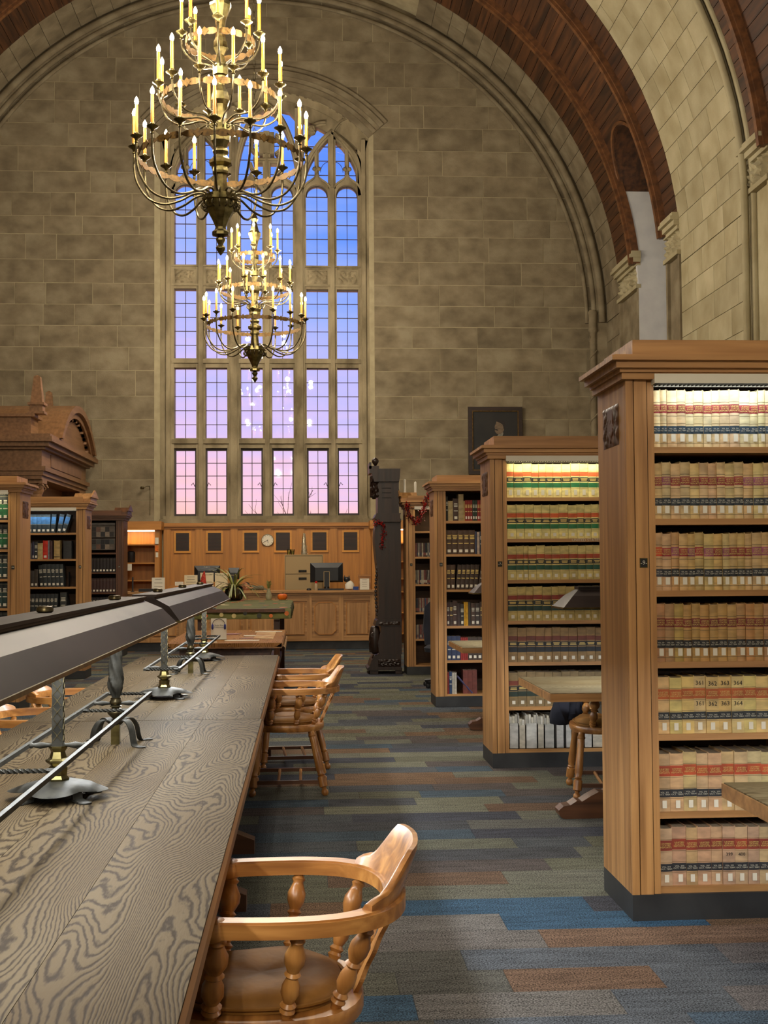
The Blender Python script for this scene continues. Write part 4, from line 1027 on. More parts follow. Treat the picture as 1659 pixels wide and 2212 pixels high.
# bookcase seven: digests with three bands, pamphlet boxes below
X7, Y7 = 1.382, 9.38
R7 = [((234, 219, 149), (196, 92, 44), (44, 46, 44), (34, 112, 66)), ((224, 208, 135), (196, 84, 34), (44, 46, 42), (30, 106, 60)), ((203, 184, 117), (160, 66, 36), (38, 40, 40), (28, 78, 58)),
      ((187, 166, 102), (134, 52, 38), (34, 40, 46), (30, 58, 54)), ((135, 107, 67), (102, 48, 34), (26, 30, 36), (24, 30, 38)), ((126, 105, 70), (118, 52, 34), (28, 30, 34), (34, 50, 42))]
N7 = ['orange black and green', 'orange black and green', 'rust black and green', 'maroon and dark', 'brown and black', 'rust and dark']
for ri, (cov, a, bk, g) in enumerate(R7):
    x = X7 + .132; n = 0; end = X7 + .915; z = S7[ri]
    while True:
        w = rnd.choice((.054, .062, .066, .068, .07)) if ri != 2 or n != 2 else .036
        if x + w > end: break
        n += 1; hh = .252 + rnd.uniform(-.003, .003)
        me = book_mesh(w - .002, hh, .18, cov, [(.625, .755, a), (.465, .595, bk), (.295, .435, g), (.775, .785, (150, 120, 60)), (.255, .265, (150, 120, 60))], .004)
        o = put_book(me, x, Y7 + .04 + rnd.uniform(-.002, .004), z, 'cream digest with %s bands, %s from left, %s shelf of bookcase seven' % (N7[ri], num_words(n), SH[ri]), 'digests in bookcase seven')
        if not (ri == 5 and n > 9): ob('call_number_label', sticker(.024, hh * (.16 if ri == 0 else .10)), None, o, (w * .5, -.0055, hh * .07))
        lettering(o, w, hh * .49, hh * .08, 'gold', n * 7 + ri, 2, -.0052)
        x += w
ob('shelf_inscription', text_mesh('UNITED STATES', .03, M['silver'], .0004), None, [c for c in bpy.data.objects if c.name.startswith('shelf') and c.parent and abs(c.parent.location.y - 9.38) < .01][1], (.72, .0168, S7[1] - .013), FACE_CAM)
x = X7 + .13; n = 0
for w in (.07, .05, .085, .05, .075, .06, .045, .09, .06, .08, .055):
    n += 1; h = rnd.uniform(.235, .262); b = MB(); t = .004
    cvr = bmat(rnd.choice(((178, 176, 170), (190, 188, 180), (168, 166, 158), (186, 178, 160))))
    b.box(0, w, 0, .006, 0, h * .72); b.box(0, t, 0, .2, 0, h); b.box(w - t, w, 0, .2, 0, h); b.box(0, w, .19, .2, 0, h); b.box(0, w, 0, .2, 0, t)
    o = ob('pamphlet_box', b, cvr, None, (x, Y7 + .035, S7[6]), (0, 0, 0), 'white pamphlet box, %s from left, bottom shelf of bookcase seven' % num_words(n), 'box', 'pamphlet boxes in bookcase seven')
    m = max(2, int(w / .018))
    for i in range(m):
        xx = t + (w - 2 * t) * i / m; b = MB(); b.box(xx, xx + (w - 2 * t) / m - .002, .008 + rnd.random() * .01, .185, t, h * rnd.uniform(.88, .98)); ob('pamphlet', b, bmat(rnd.choice(((196, 190, 172), (176, 172, 160), (204, 200, 188)))), o)
    x += w + rnd.choice((.002, .002, .012))
# generic rows
def row(case, y, side, xs, z, items, group, shelf, casename, dy=.045):
    """items: (width, height, cover, bands, label text, sticker?, tilt, letter) placed from xs towards +X"""
    x = xs; n = 0
    for it in items:
        w, h, cov, bands, txt, stk, tilt, let = it
        if txt is None: x += w; continue
        n += 1; me = book_mesh(w - .001, h, .15, cov, bands, .004)
        o = put_book(me, x + (h * math.sin(-tilt) if tilt < 0 else 0), y + dy + rnd.uniform(-.003, .006), z + (w * abs(math.sin(tilt)) if tilt > 0 else 0), '%s, %s from left, %s shelf of %s' % (txt, num_words(n), shelf, casename), group, tilt)
        if stk: ob('call_number_label', sticker(w * .55, .03), None, o, (w / 2, -.0055, .02))
        if let: lettering(o, w, h * .62, h * .18, let, n, 3, -.0052); 
        if let and h > .2: lettering(o, w, h * .42, h * .06, let, n + 50, 1, -.0052)
        x += w + abs(math.sin(tilt)) * .012
C5, Y5 = 'bookcase five', 13.46; X5 = 1.382 + .13
BR = (78, 56, 40); DB = (62, 46, 36)
row(0, Y5, 1, X5, S6[0], [(.022, .26, (34, 34, 30), [], 'thin black book with pale lettering', 0, 0, 'silver'), (.055, .215, (168, 148, 104), [], 'plain tan book', 0, 0, None), (.058, .24, (72, 50, 40), [], 'thick dark brown book', 1, 0, 'silver'), (.055, .285, (164, 144, 104), [], 'tall tan book', 0, 0, None), (.014, .21, (176, 150, 90), [], 'thin yellow book', 0, 0, None)] + [(.027, .22, (138, 36, 26), [], 'red slim book', 1, 0, 'gold')] * 3 + [(.027, .22, (38, 52, 38), [], 'dark green slim book', 1, 0, 'silver')] * 2 + [(.026, .22, (138, 36, 26), [], 'red slim book', 1, 0, 'gold')] * 4, 'books in bookcase five', 'top', C5)
row(0, Y5, 1, X5, S6[1], [(.062, .255, BR, [(.8, .81, (190, 150, 60))], 'brown gilt lettered volume', 1, 0, 'gold')] * 5 + [(.02, .24, (50, 60, 84), [], 'thin blue book', 0, 0, None), (.03, .235, (176, 156, 140), [], 'pale slim book', 0, 0, None), (.03, .24, (34, 42, 56), [], 'dark blue book', 0, 0, 'silver'), (.04, .22, (70, 54, 40), [], 'brown short book', 1, 0, 'silver'), (.04, .23, (60, 48, 40), [], 'dark brown book', 0, 0, 'silver')], 'books in bookcase five', 'second', C5)
row(0, Y5, 1, X5, S6[2], [(.046, .262, BR, [], 'upright brown gilt volume', 1, 0, 'gold')] * 2 + [(.006, 0, 0, [], None, 0, 0, 0)] + [(.046, .262, DB, [], 'leaning brown gilt volume', 1, .09, 'gold')] * 5 + [(.05, .255, DB, [], 'dark leaning volume', 0, .16, 'silver')] * 2, 'books in bookcase five', 'third', C5)
row(0, Y5, 1, X5, S6[3], [(.03, .25, (70, 46, 46), [], 'maroon book', 1, 0, 'silver'), (.035, .25, (66, 50, 44), [], 'brown book', 0, 0, 'gold'), (.045, .265, (70, 48, 42), [], 'thick brown book', 1, 0, 'silver'), (.035, .24, (56, 42, 40), [], 'dark book', 0, 0, None), (.04, .23, (50, 48, 46), [], 'charcoal book', 1, 0, 'silver'), (.022, .25, (196, 148, 30), [], 'bright yellow book', 0, 0, None), (.022, .25, (196, 148, 30), [], 'bright yellow book', 0, 0, None), (.03, .25, (60, 54, 48), [], 'grey book', 0, 0, None), (.045, .24, (72, 52, 42), [], 'brown book with pale label', 1, 0, 'silver'), (.05, .24, (60, 50, 46), [], 'dark grey book', 1, 0, 'silver'), (.05, .25, (72, 56, 46), [], 'wide brown book', 0, 0, 'gold')], 'books in bookcase five', 'fourth', C5)
row(0, Y5, 1, X5, S6[4], [(.048, .255, (40, 52, 84), [], 'blue volume', 1, 0, 'silver')] * 3 + [(.02, .24, (140, 36, 34), [], 'thin red book', 0, 0, None)] * 4 + [(.05, .24, (62, 48, 40), [], 'brown labelled volume', 1, 0, None)] * 4, 'books in bookcase five', 'fifth', C5)
row(0, Y5, 1, X5, S6[5], [(.02, .23, (130, 36, 34), [], 'thin red book', 0, 0, None), (.03, .235, (38, 60, 96), [], 'blue lettered book', 0, 0, 'silver'), (.025, .225, (176, 172, 160), [], 'pale grey book', 0, 0, None), (.025, .225, (186, 180, 166), [], 'white book', 0, 0, None), (.02, .24, (58, 56, 96), [], 'violet blue book fallen aslant', 0, -.72, None), (.04, 0, 0, [], None, 0, 0, 0), (.05, .25, (116, 58, 48), [], 'red brown volume', 0, 0, None), (.05, .25, (112, 56, 46), [], 'red brown volume', 0, 0, None), (.05, .25, (110, 56, 46), [], 'red brown volume', 0, 0, None)], 'books in bookcase five', 'bottom', C5)
C3, Y3 = 'bookcase three', 17.45; X3 = 1.40 + .128
for si in (1, 2, 3, 4):
    its = []
    for q in range(19): its.append((rnd.choice((.015, .016, .02, .022)), .19, rnd.choice(((58, 66, 84), (120, 112, 100), (74, 48, 44), (150, 140, 118), (40, 40, 44), (92, 84, 82), (110, 60, 54))), [(.1, .3, rnd.choice(((170, 160, 140), (60, 60, 70), (120, 70, 60))))], 'slim disc case', 0, .06 if (si == 2 and q > 8) else 0, None))
    row(0, Y3, 1, X3, S6[si], its, 'disc cases in bookcase three', SH[si], C3)
# left bookcases: x runs from the far side of the bay towards the aisle
C46 = 'left edge bookcase'; Y46 = 13.45
for si in range(6):
    col = (36, 104, 62) if si < 2 else (34, 60, 56)
    if si == 5: col = (32, 40, 42)
    xs = -2.95 - .13 - 4 * .057
    row(0, Y46, -1, xs, S7[si], [(.057, .262, (26, 30, 30), [(.12, .62, col), (.62, .635, (170, 160, 120)), (.93, .94, (150, 140, 110)), (.08, .09, (170, 160, 120))], '%s law book' % ('bright green' if si < 2 else 'dark teal' if si < 5 else 'black'), 1, 0, 'silver')] * 4, 'law books in left edge bookcase', SH[si], C46)
C48 = 'left blue book case'; Y48 = 17.42; XL = -2.95 - .855
row(0, Y48, -1, XL + .02, S6[0], [(.06, .25, (40, 50, 54), [(.48, .86, (66, 118, 168)), (.44, .46, (150, 150, 140)), (.9, .91, (120, 130, 120))], 'black volume with sky blue panel', 1, 0, None)] * 6 + [(.06, .25, (40, 50, 54), [(.48, .86, (66, 118, 168)), (.44, .46, (150, 150, 140))], 'leaning volume with sky blue panel', 1, .08, None), (.025, 0, 0, [], None, 0, 0, 0), (.06, .25, (40, 50, 54), [(.48, .86, (60, 108, 156)), (.44, .46, (150, 150, 140))], 'leaning volume with sky blue panel', 1, .17, None), (.06, .25, (40, 50, 54), [(.48, .86, (60, 108, 156)), (.44, .46, (150, 150, 140))], 'steep volume with sky blue panel', 1, .3, None)], 'volumes in the left bookcase', 'top', C48)
row(0, Y48, -1, XL + .02, S6[1], [(.04, .22, (60, 54, 60), [], 'grey book', 0, 0, None)] * 3 + [(.028, .235, (44, 42, 66), [], 'violet book', 1, 0, None), (.045, .235, (50, 50, 52), [], 'charcoal book', 1, 0, 'silver'), (.068, .215, (178, 158, 108), [(.9, .93, (140, 110, 60))], 'ivory decorated book', 0, 0, None), (.066, .25, (196, 46, 24), [], 'bright red orange book', 1, 0, None), (.022, .25, (120, 116, 120), [], 'thin grey book', 0, 0, None), (.04, .245, (70, 44, 42), [], 'dark maroon book', 0, 0, None), (.02, 0, 0, [], None, 0, 0, 0), (.08, .25, (168, 140, 88), [(.1, .14, (50, 40, 34))], 'wide tan book', 0, 0, None), (.045, 0, 0, [], None, 0, 0, 0), (.11, .245, (42, 42, 42), [], 'black box file', 0, 0, None)], 'volumes in the left bookcase', 'second', C48)
row(0, Y48, -1, XL + .02, S6[2], [(.05, .22, (56, 50, 46), [], 'dark book', 1, 0, None)] * 3 + [(.05, .24, (62, 54, 46), [], 'brown grey book', 1, 0, None), (.055, .295, (30, 36, 38), [], 'black leaning volume with white script', 1, -.07, 'silver')] + [(.054, .305, (48, 54, 56), [], 'slate leaning volume', 1, -.06, 'silver')] * 5, 'volumes in the left bookcase', 'third', C48)
row(0, Y48, -1, XL + .02, S6[3], [(.05, .29, (44, 48, 50), [], 'slate volume', 1, .04, 'silver')] * 9 + [(.04, 0, 0, [], None, 0, 0, 0), (.085, .31, (50, 52, 50), [(.62, .64, (130, 124, 100)), (.4, .42, (130, 124, 100))], 'thick slate volume', 1, 0, 'silver')], 'volumes in the left bookcase', 'fourth', C48)
for z in (S6[2], S6[3]):
    b = MB(); b.box(0, .003, 0, .12, 0, .2); b.box(-.1, .003, 0, .12, 0, .003)
    ob('bookend', b, M['dgrey'], None, (-2.95 - .235, Y48 + .07, z), label='dark metal bookend on the %s shelf of the left bookcase' % ('third' if z == S6[2] else 'fourth'), cat='bookend', group='metal bookends')
Y50 = 21.7
for si, zz, cc in ((1, 1.41, (30, 22, 22)), (2, 1.07, (58, 34, 30))):
    row(0, Y50, -1, -3.04 - .63, zz, [(.055, .245 if si == 1 else .24, cc, [(.86, .88, (90, 80, 60))], 'black volume' if si == 1 else 'dark maroon volume', 1, 0, None)] * 9, 'volumes in the dark narrow bookcase', SH[si], 'dark narrow bookcase')
row(0, Y50, -1, -3.04 - .63, .74, [(.055, .25, (36, 34, 36), [(.8, .82, (110, 104, 90)), (.6, .62, (110, 104, 90))], 'charcoal volume', 1, 0, 'silver')] * 9, 'volumes in the dark narrow bookcase', 'fourth', 'dark narrow bookcase')
# framed picture boards in the top of that case
for i, (z0, z1) in enumerate(((2.0, 2.19), (1.79, 1.98))):
    r_ = empty('picture_board', (-3.39, Y50 + .06, z0), label=('upper' if i == 0 else 'lower') + ' framed board of small photographs in the dark bookcase', cat='picture', group='framed photograph boards')
    b = MB(); b.box(-.2, .2, 0, .01, 0, z1 - z0); ob('frame', b, bmat((96, 88, 80)), r_)
    for j in range(5):
        for k in range(2):
            b = MB(); x0 = -.185 + j * .074; zz = .012 + k * (z1 - z0 - .02) / 2; b.box(x0, x0 + .07, -.003, 0, zz, zz + (z1 - z0 - .03) / 2); ob('photograph', b, bmat(rnd.choice(((40, 34, 32), (90, 80, 70), (126, 112, 98), (60, 62, 60), (104, 76, 62), (30, 30, 34)))), r_)
b = MB(); b.box(-3.59, -3.19, Y50 + .06, Y50 + .068, 2.2, 2.245); ob('title_strip', b, bmat((88, 82, 76)), None, label='grey caption strip above the photograph boards', cat='sign')

# ================================================================== side tables between the right bookcases
def side_table(y0, y1, label):
    x0, x1 = 1.41, 4.2
    root = empty('side_table', (x0, (y0 + y1) / 2, 0), label=label, cat='table', group='oak side tables between the right bookcases'); D = (y1 - y0); n = 4
    b = MB(); b.box(0, x1 - x0, 0, D / n - .0025, 0, .045); me = b.mesh('board', M['ttopx'])
    for i in range(n): ob('board', me, None, root, (0, -D / 2 + i * D / n, TZ - .045))
    b = MB(); b.box(0, x1 - x0, -D / 2 - .006, -D / 2, TZ - .05, TZ - .004); b.box(0, x1 - x0, D / 2, D / 2 + .006, TZ - .05, TZ - .004); b.box(-.006, 0, -D / 2 - .006, D / 2 + .006, TZ - .05, TZ - .004); ob('edge_band', b, M['oakx'], root)
    F_ = [(.10, .005), (.12, .0), (.38, .0), (.42, .03), (1.0, .03), (1.0, .62), (.62, .62), (.6, .5), (.55, .42), (.53, .36), (.56, .33), (.53, .29), (.49, .24), (.50, .22), (.46, .185), (.40, .175), (.36, .15), (.32, .155), (.27, .13), (.22, .10), (.19, .105), (.15, .08), (.11, .075), (.08, .05), (.085, .02)]
    for sx in (0, 1):
        b = MB(); b.prism([((x1 - x0) * sx + (1 - 2 * sx) * q[0], q[1]) for q in F_], 'y', -D / 2 + .22, -D / 2 + .34); ob('trestle', b, M['darkx'], root)
    b = MB(); b.box(.62, x1 - x0 - .3, -D / 2 + .22, D / 2 - .36, .62, TZ - .05); ob('apron', b, M['darkx'], root)
    lp = empty('table_lamp', (x0 + 1.25, (y0 + y1) / 2, TZ), rz=-PI / 2, label='bronze canopy lamp on the ' + label.replace('oak side table', 'table'), cat='lamp', group='canopy reading lamps')
    shade_obj(lp, -1.1, 1.2); stand_leaf(lp, -.55); stand_leaf(lp, .7)
    lamp_pair(x0 + 1.3, (y0 + y1) / 2, 2.0, SHADE_W * .5, 'x')
side_table(3.15, 4.25, 'oak side table before bookcase nine, corner at right edge')
side_table(7.26, 8.33, 'oak side table before bookcase seven')
side_table(11.33, 12.4, 'oak side table before bookcase five')
# jacket and scarf on the chair behind the second side table
b = MB(); vs = []; n = 14
for j in range(9):
    for i in range(n):
        u = i / (n - 1); v = j / 8; vs.append((1.70 + .20 * u + .015 * math.sin(v * 5 + u * 9), 8.63 + .025 * math.sin(u * 14 + v * 2), .72 - .27 * v - .04 * math.sin(u * 3.1 + 1) * v))
b.add(vs, [(j * n + i, j * n + i + 1, (j + 1) * n + i + 1, (j + 1) * n + i) for j in range(8) for i in range(n - 1)], 0, True)
M['navy'] = mat('navy_cloth', (28, 30, 40), (40, 42, 54), (9, 9, 9), rough=.9)
o = ob('jacket', b, M['navy'], None, label='dark navy jacket hung on the chair arm under the side table', cat='jacket'); md = o.modifiers.new('thick', 'SOLIDIFY'); md.thickness = .03
b = MB(); b.lathe([(.02, .50), (.12, .515), (.15, .57), (.13, .64), (.07, .685), (.01, .69)], 14, (2.06, 8.34, 0)); relief(b, 1.96, 2.16, .53, .65, 8.21, .04, 4, 10, 8, 4)
ob('grey_bag', b, mat('grey_cloth', (92, 90, 82), (116, 112, 102), (8, 8, 8), rough=.9, bump=.4), None, label='soft grey bag lying on the chair under the side table', cat='bag')
# black office chair half hidden behind bookcase five
oc = empty('office_chair', (1.73, 15.7, 0), label='black upholstered office chair half hidden behind bookcase five', cat='chair')
b = MB(); b.prism([(-.22, .5), (.22, .5), (.24, .7), (.22, .98), (.14, 1.05), (-.14, 1.05), (-.22, .98), (-.24, .7)], 'y', -.05, .05); ob('backrest', b, M['navy'], oc, (0, .2, 0), (-.1, 0, 0))
b = MB(); b.lathe([(.1, .42), (.25, .43), (.26, .48), (.22, .51), (.02, .515)], 20); ob('seat', b, M['navy'], oc)
b = MB(); b.lathe([(.03, .06), (.03, .42)], 10); ob('column', b, M['dgrey'], oc)
for i in range(5):
    a = 2 * PI * i / 5; b = MB(); b.tube([(0, 0, .09), (.28 * math.cos(a), .28 * math.sin(a), .06)], .02, 6); b.lathe([(.025, 0), (.03, .02), (.025, .045)], 8, (.28 * math.cos(a), .28 * math.sin(a), 0)); ob('leg', b, M['dgrey'], oc)

# ================================================================== grandfather clock
XX = lambda px, Y: (px - 657) * Y / 2750
ZZ = lambda py, Y: 1.5 + (1222 - py) * Y / 2750
ck = empty('longcase_clock', (1.145, 17.9, 0), label='tall dark carved longcase clock seen from its side', cat='clock')
def ckp(name, poly, y0=-.27, y1=.27, mt='clockz'): b = MB(); b.prism([(x - 1.17, z) for x, z in poly], 'y', y0, y1); return ob(name, b, M[mt], ck)
ckp('foot', [(.93, 0), (1.04, 0), (1.04, .05), (.93, .05)], -.27, -.17); ckp('foot', [(1.28, 0), (1.37, 0), (1.37, .05), (1.28, .05)], -.27, -.17); ckp('foot', [(.93, 0), (1.04, 0), (1.04, .05), (.93, .05)], .17, .27)
pb = ckp('plinth', [(.89, .05), (1.372, .05), (1.372, .075), (1.36, .09), (1.36, .27), (1.05, .27), (1.0, .25), (.95, .19), (.92, .1), (.89, .08)], -.29, .29)
b = MB(); relief(b, -.13, .18, .1, .2, -.291, .02, 8, 26, 8, 8); ob('carving', b, M['clockx'], pb)
def sp2(*pts): return [(p.x, p.y) for p in spline([(x, z, 0) for x, z in pts], 5)]
base_ = ckp('bombe_base', sp2((1.06, .27), (1.05, .33), (1.04, .42), (1.06, .52), (1.08, .6), (1.08, .66)) + [(1.37, .66), (1.37, .27)])
b = MB(); b.lathe([(.03, .27), (.06, .3), (.07, .36), (.085, .48), (.075, .56), (.06, .64), (.03, .66)], 12, (-.17, -.2, 0)); b.tube([(-.2 + .035 * math.cos(q * .6) * (1 - q / 20), -.265, .53 + .035 * math.sin(q * .6) * (1 - q / 20)) for q in range(16)], .012, 6)
for q in range(7): b.tube([(-.24 + q * .02, -.25, .3), (-.25 + q * .022, -.265, .4), (-.23 + q * .018, -.25, .48)], .008, 5)
b.lathe([(.03, .19), (.05, .22), (.03, .26)], 10, (-.17, -.2, 0)); ob('carved_console', b, M['clockz'], ck)
bd = ckp('waist_band', [(1.0, .66), (1.37, .66), (1.37, .76), (1.05, .76), (1.02, .73)], -.29, .29)
b = MB(); relief(b, -.12, .18, .67, .72, -.291, .015, 5, 22, 5, 9); ob('carving', b, M['clockx'], bd)
ckp('trunk', sp2((1.03, .76), (1.045, .85), (1.06, 1.0), (1.05, 1.3), (1.02, 1.6), (1.0, 1.85), (1.01, 2.0), (1.04, 2.1)) + [(1.37, 2.1), (1.37, .76)], -.24, .24)
b = MB()
for q in range(24): b.lathe([(.0, -.03), (.022, -.012), (.016, .012), (0, .03)], 6, (-.135 - .02 * math.sin(q * .27), -.22, .82 + q * .054))
ob('corner_carving', b, M['clockz'], ck)
ckp('hood_base', [(1.02, 2.1), (1.372, 2.1), (1.372, 2.13), (1.36, 2.15), (1.36, 2.2), (1.372, 2.22), (1.03, 2.22), (1.0, 2.16)], -.29, .29)
hd = ckp('hood', [(1.05, 2.22), (1.345, 2.22), (1.345, 2.66), (1.05, 2.66)], -.25, .25)
b = MB()
for z in (2.43, 2.5, 2.565): b.box(-.06, .07, -.253, -.249, z, z + .012)
ob('slot', b, M['ink'], hd)
b = MB(); b.lathe([(.02, 2.42), (.05, 2.46), (.04, 2.52), (.055, 2.6), (.03, 2.64), (.045, 2.68), (.05, 2.72), (.02, 2.76)], 12, (-.17, -.2, 0)); relief(b, -.23, -.1, 2.44, 2.74, -.24, .05, 6, 10, 18, 6); ob('carved_figure', b, M['clockz'], ck)
ckp('cornice', [(1.0, 2.66), (1.35, 2.66), (1.36, 2.75), (1.365, 2.84), (.96, 2.84), (.97, 2.76)], -.29, .29)
b = MB(); b.box(-.235, -.1, -.27, -.18, 2.84, 2.88); b.box(-.235, -.205, -.27, .2, 2.78, 2.93); b.lathe([(.01, 2.88), (.025, 2.9), (.05, 2.94), (.045, 2.97), (.02, 2.99), (.012, 3.0)], 10, (-.15, -.22, 0)); ob('finial', b, M['clockz'], ck)
# garlands
M['berry'] = mat('red_berry_foil', (150, 16, 14), (206, 34, 26), (30, 30, 30), rough=.3); M['gleaf'] = mat('dark_red_leaf', (64, 14, 14), (104, 22, 20), (20, 20, 20), rough=.6)
def garland(name, pts, label, n, r, seed):
    rr = random.Random(seed); P = spline(pts, 14); root = empty(name, P[0], label=label, cat='garland', group='red festive garlands'); o0 = Vector(P[0])
    b = MB(); b.tube([p - o0 for p in P], .008, 5); ob('wire', b, M['gleaf'], root)
    b = MB(); c = MB()
    for i in range(n):
        p = rr.choice(P) - o0 + Vector((rr.gauss(0, r), rr.gauss(0, r * .7), rr.gauss(0, r)))
        if rr.random() < .4: b.lathe([(.001, -.009), (.009, 0), (.001, .009)], 5, p)
        else:
            k = len(c.v); c.add([(-.022, 0, 0), (0, .002, .010), (.022, 0, 0), (0, -.002, -.010)], [(0, 1, 2, 3)]); c.xf(Matrix.Translation(p) @ Matrix.Rotation(rr.random() * 6, 4, 'X') @ Matrix.Rotation(rr.random() * 6, 4, 'Z') @ Matrix.Rotation(rr.random() * 6, 4, 'Y'), k)
    ob('berries', b, M['berry'], root, kind='stuff'); ob('leaves', c, M['gleaf'], root, kind='stuff')
garland('garland', [(1.41, 17.36, 2.33), (1.43, 17.36, 2.2), (1.53, 17.37, 2.08), (1.61, 17.37, 2.18), (1.66, 17.36, 2.34), (1.71, 17.36, 2.47)], 'red berry garland swagged across the bookcase beside the clock', 420, .022, 4)
garland('garland', [(.97, 17.60, 2.06), (1.03, 17.6, 2.1), (1.10, 17.62, 2.05), (1.09, 17.63, 1.9), (1.08, 17.63, 1.74)], 'red berry garland hanging down the side of the dark clock', 150, .016, 9)
for i, (px, yy, lab) in enumerate(((874, 17.8, 'white candle behind the pediment block on the garlanded bookcase'), (897, 17.6, 'white candle on a dish standing on the garlanded bookcase'))):
    x = XX(px, yy) + .012; z0 = 2.505 if i == 0 else 2.454; r_ = empty('candle', (x, yy, z0), label=lab, cat='candle', group='white candles')
    b = MB(); b.lathe([(.018, .01), (.018, .19), (.01, .2), (.002, .205)], 10); ob('wax', b, M['white'], r_)
    b = MB(); b.lathe([(.045, 0), (.05, .006), (.02, .012)], 12); ob('dish', b, M['white'], r_)

# ================================================================== carved portal on the left
pt = empty('carved_portal', (-4.02, 22.2, 0), label='carved oak portal with arched pediment and obelisks at left', cat='portal')
def ptp(name, *bs):
    b = MB()
    for q in bs: b.box(q[0] + 4.02, q[1] + 4.02, q[2] - 22.2, q[3] - 22.2, q[4], q[5])
    return ob(name, b, M['portal'], pt)
ptp('body', (-7.5, -4.45, 20.6, 24.2, 0, 2.9))
ptp('architrave', (-7.5, -4.12, 20.3, 24.35, 2.89, 2.95), (-7.5, -4.09, 20.27, 24.38, 2.95, 3.02), (-7.5, -4.05, 20.24, 24.4, 3.02, 3.09))
ptp('frieze', (-7.5, -4.12, 20.3, 24.35, 3.09, 3.36))
ptp('cornice', (-7.5, -4.05, 20.22, 24.42, 3.36, 3.40), (-7.5, -3.98, 20.15, 24.5, 3.40, 3.47), (-7.5, -3.92, 20.08, 24.56, 3.47, 3.55), (-7.5, -3.95, 20.1, 24.54, 3.55, 3.59))
ptp('attic', (-7.5, -4.3, 20.35, 20.9, 3.59, 3.88), (-7.5, -4.24, 20.29, 20.95, 3.88, 3.93))
# segmental pediment towards the aisle
def yzarc(half, zs, rise, n=24): return [(p[0], p[1]) for p in seg(22.55 - 22.2, half, zs, rise, n)]
b = MB(); O = yzarc(1.72, 3.59, .72); I = yzarc(1.56, 3.59, .60); I2 = yzarc(1.42, 3.59, .50)
b.strip(O, I, -.45, .12, 'x'); b.strip(I, I2, -.4, .06, 'x'); b.strip(I2, [(p[0], 3.59) for p in I2], -.4, -.02, 'x'); ob('pediment', b, M['portal'], pt)
b = MB()
for i in range(40):
    k = i / 39; p = I2[int(k * (len(I2) - 1))]; b.box(-.02, .03, p[0] - .02, p[0] + .02, p[1] - .05, p[1] - .01)
ob('dentils', b, M['portal'], pt)
b = MB(); b.strip(O, [(p[0], max(3.59, p[1] - .02)) for p in O], -1.6, -.4, 'x'); ob('pediment_roof', b, M['portal'], pt)
b = MB(); b.box(-.1, -.085, -1.2, 1.6, 3.13, 3.33); ob('inscription_panel', b, mat('worn_panel', (112, 82, 62), (126, 94, 72), (4, 4, 4), rough=.7), pt)
for (x, y, z0, z1) in ((-.2, -1.75, 3.93, 4.56), (-.7, 1.7, 3.95, 4.78)):
    b = MB(); b.box(x - .13, x + .13, y - .13, y + .13, z0, z0 + .04); b.box(x - .1, x + .1, y - .1, y + .1, z0 + .04, z0 + .14); b.box(x - .13, x + .13, y - .13, y + .13, z0 + .14, z0 + .18)
    s0, s1 = .095, .05; zt = z1 - .03
    b.add([(x - s0, y - s0, z0 + .18), (x + s0, y - s0, z0 + .18), (x + s0, y + s0, z0 + .18), (x - s0, y + s0, z0 + .18), (x - s1, y - s1, zt), (x + s1, y - s1, zt), (x + s1, y + s1, zt), (x - s1, y + s1, zt), (x, y, z1)], [(0, 1, 5, 4), (1, 2, 6, 5), (2, 3, 7, 6), (3, 0, 4, 7), (4, 5, 8), (5, 6, 8), (6, 7, 8), (7, 4, 8), (3, 2, 1, 0)]); ob('obelisk', b, M['portal'], pt)
ptp('attic', (-5.2, -4.5, 23.6, 24.2, 3.59, 3.95))
for y in (-1.65, 1.75):
    for x in (-.28,):
        b = MB(); b.lathe([(.17, 0), (.17, .1), (.14, .14), (.15, 1.2), (.125, 2.6), (.14, 2.63), (.14, 2.66)], 20, (x, y, 0)); c = ob('column', b, M['portal'], pt)
        b = MB(); b.box(x - .18, x + .18, y - .18, y + .18, 2.83, 2.89); b.lathe([(.14, 2.66), (.17, 2.72), (.15, 2.83)], 16, (x, y, 0))
        for s in (-1, 1):
            for f in (-1, 1):
                b.tube([(x + s * .14 + .06 * (1 - q / 18) * math.cos(q * .6), y + f * .16, 2.77 + .06 * (1 - q / 18) * math.sin(q * .6)) for q in range(16)], .014, 6)
        ob('ionic_capital', b, M['portal'], c)

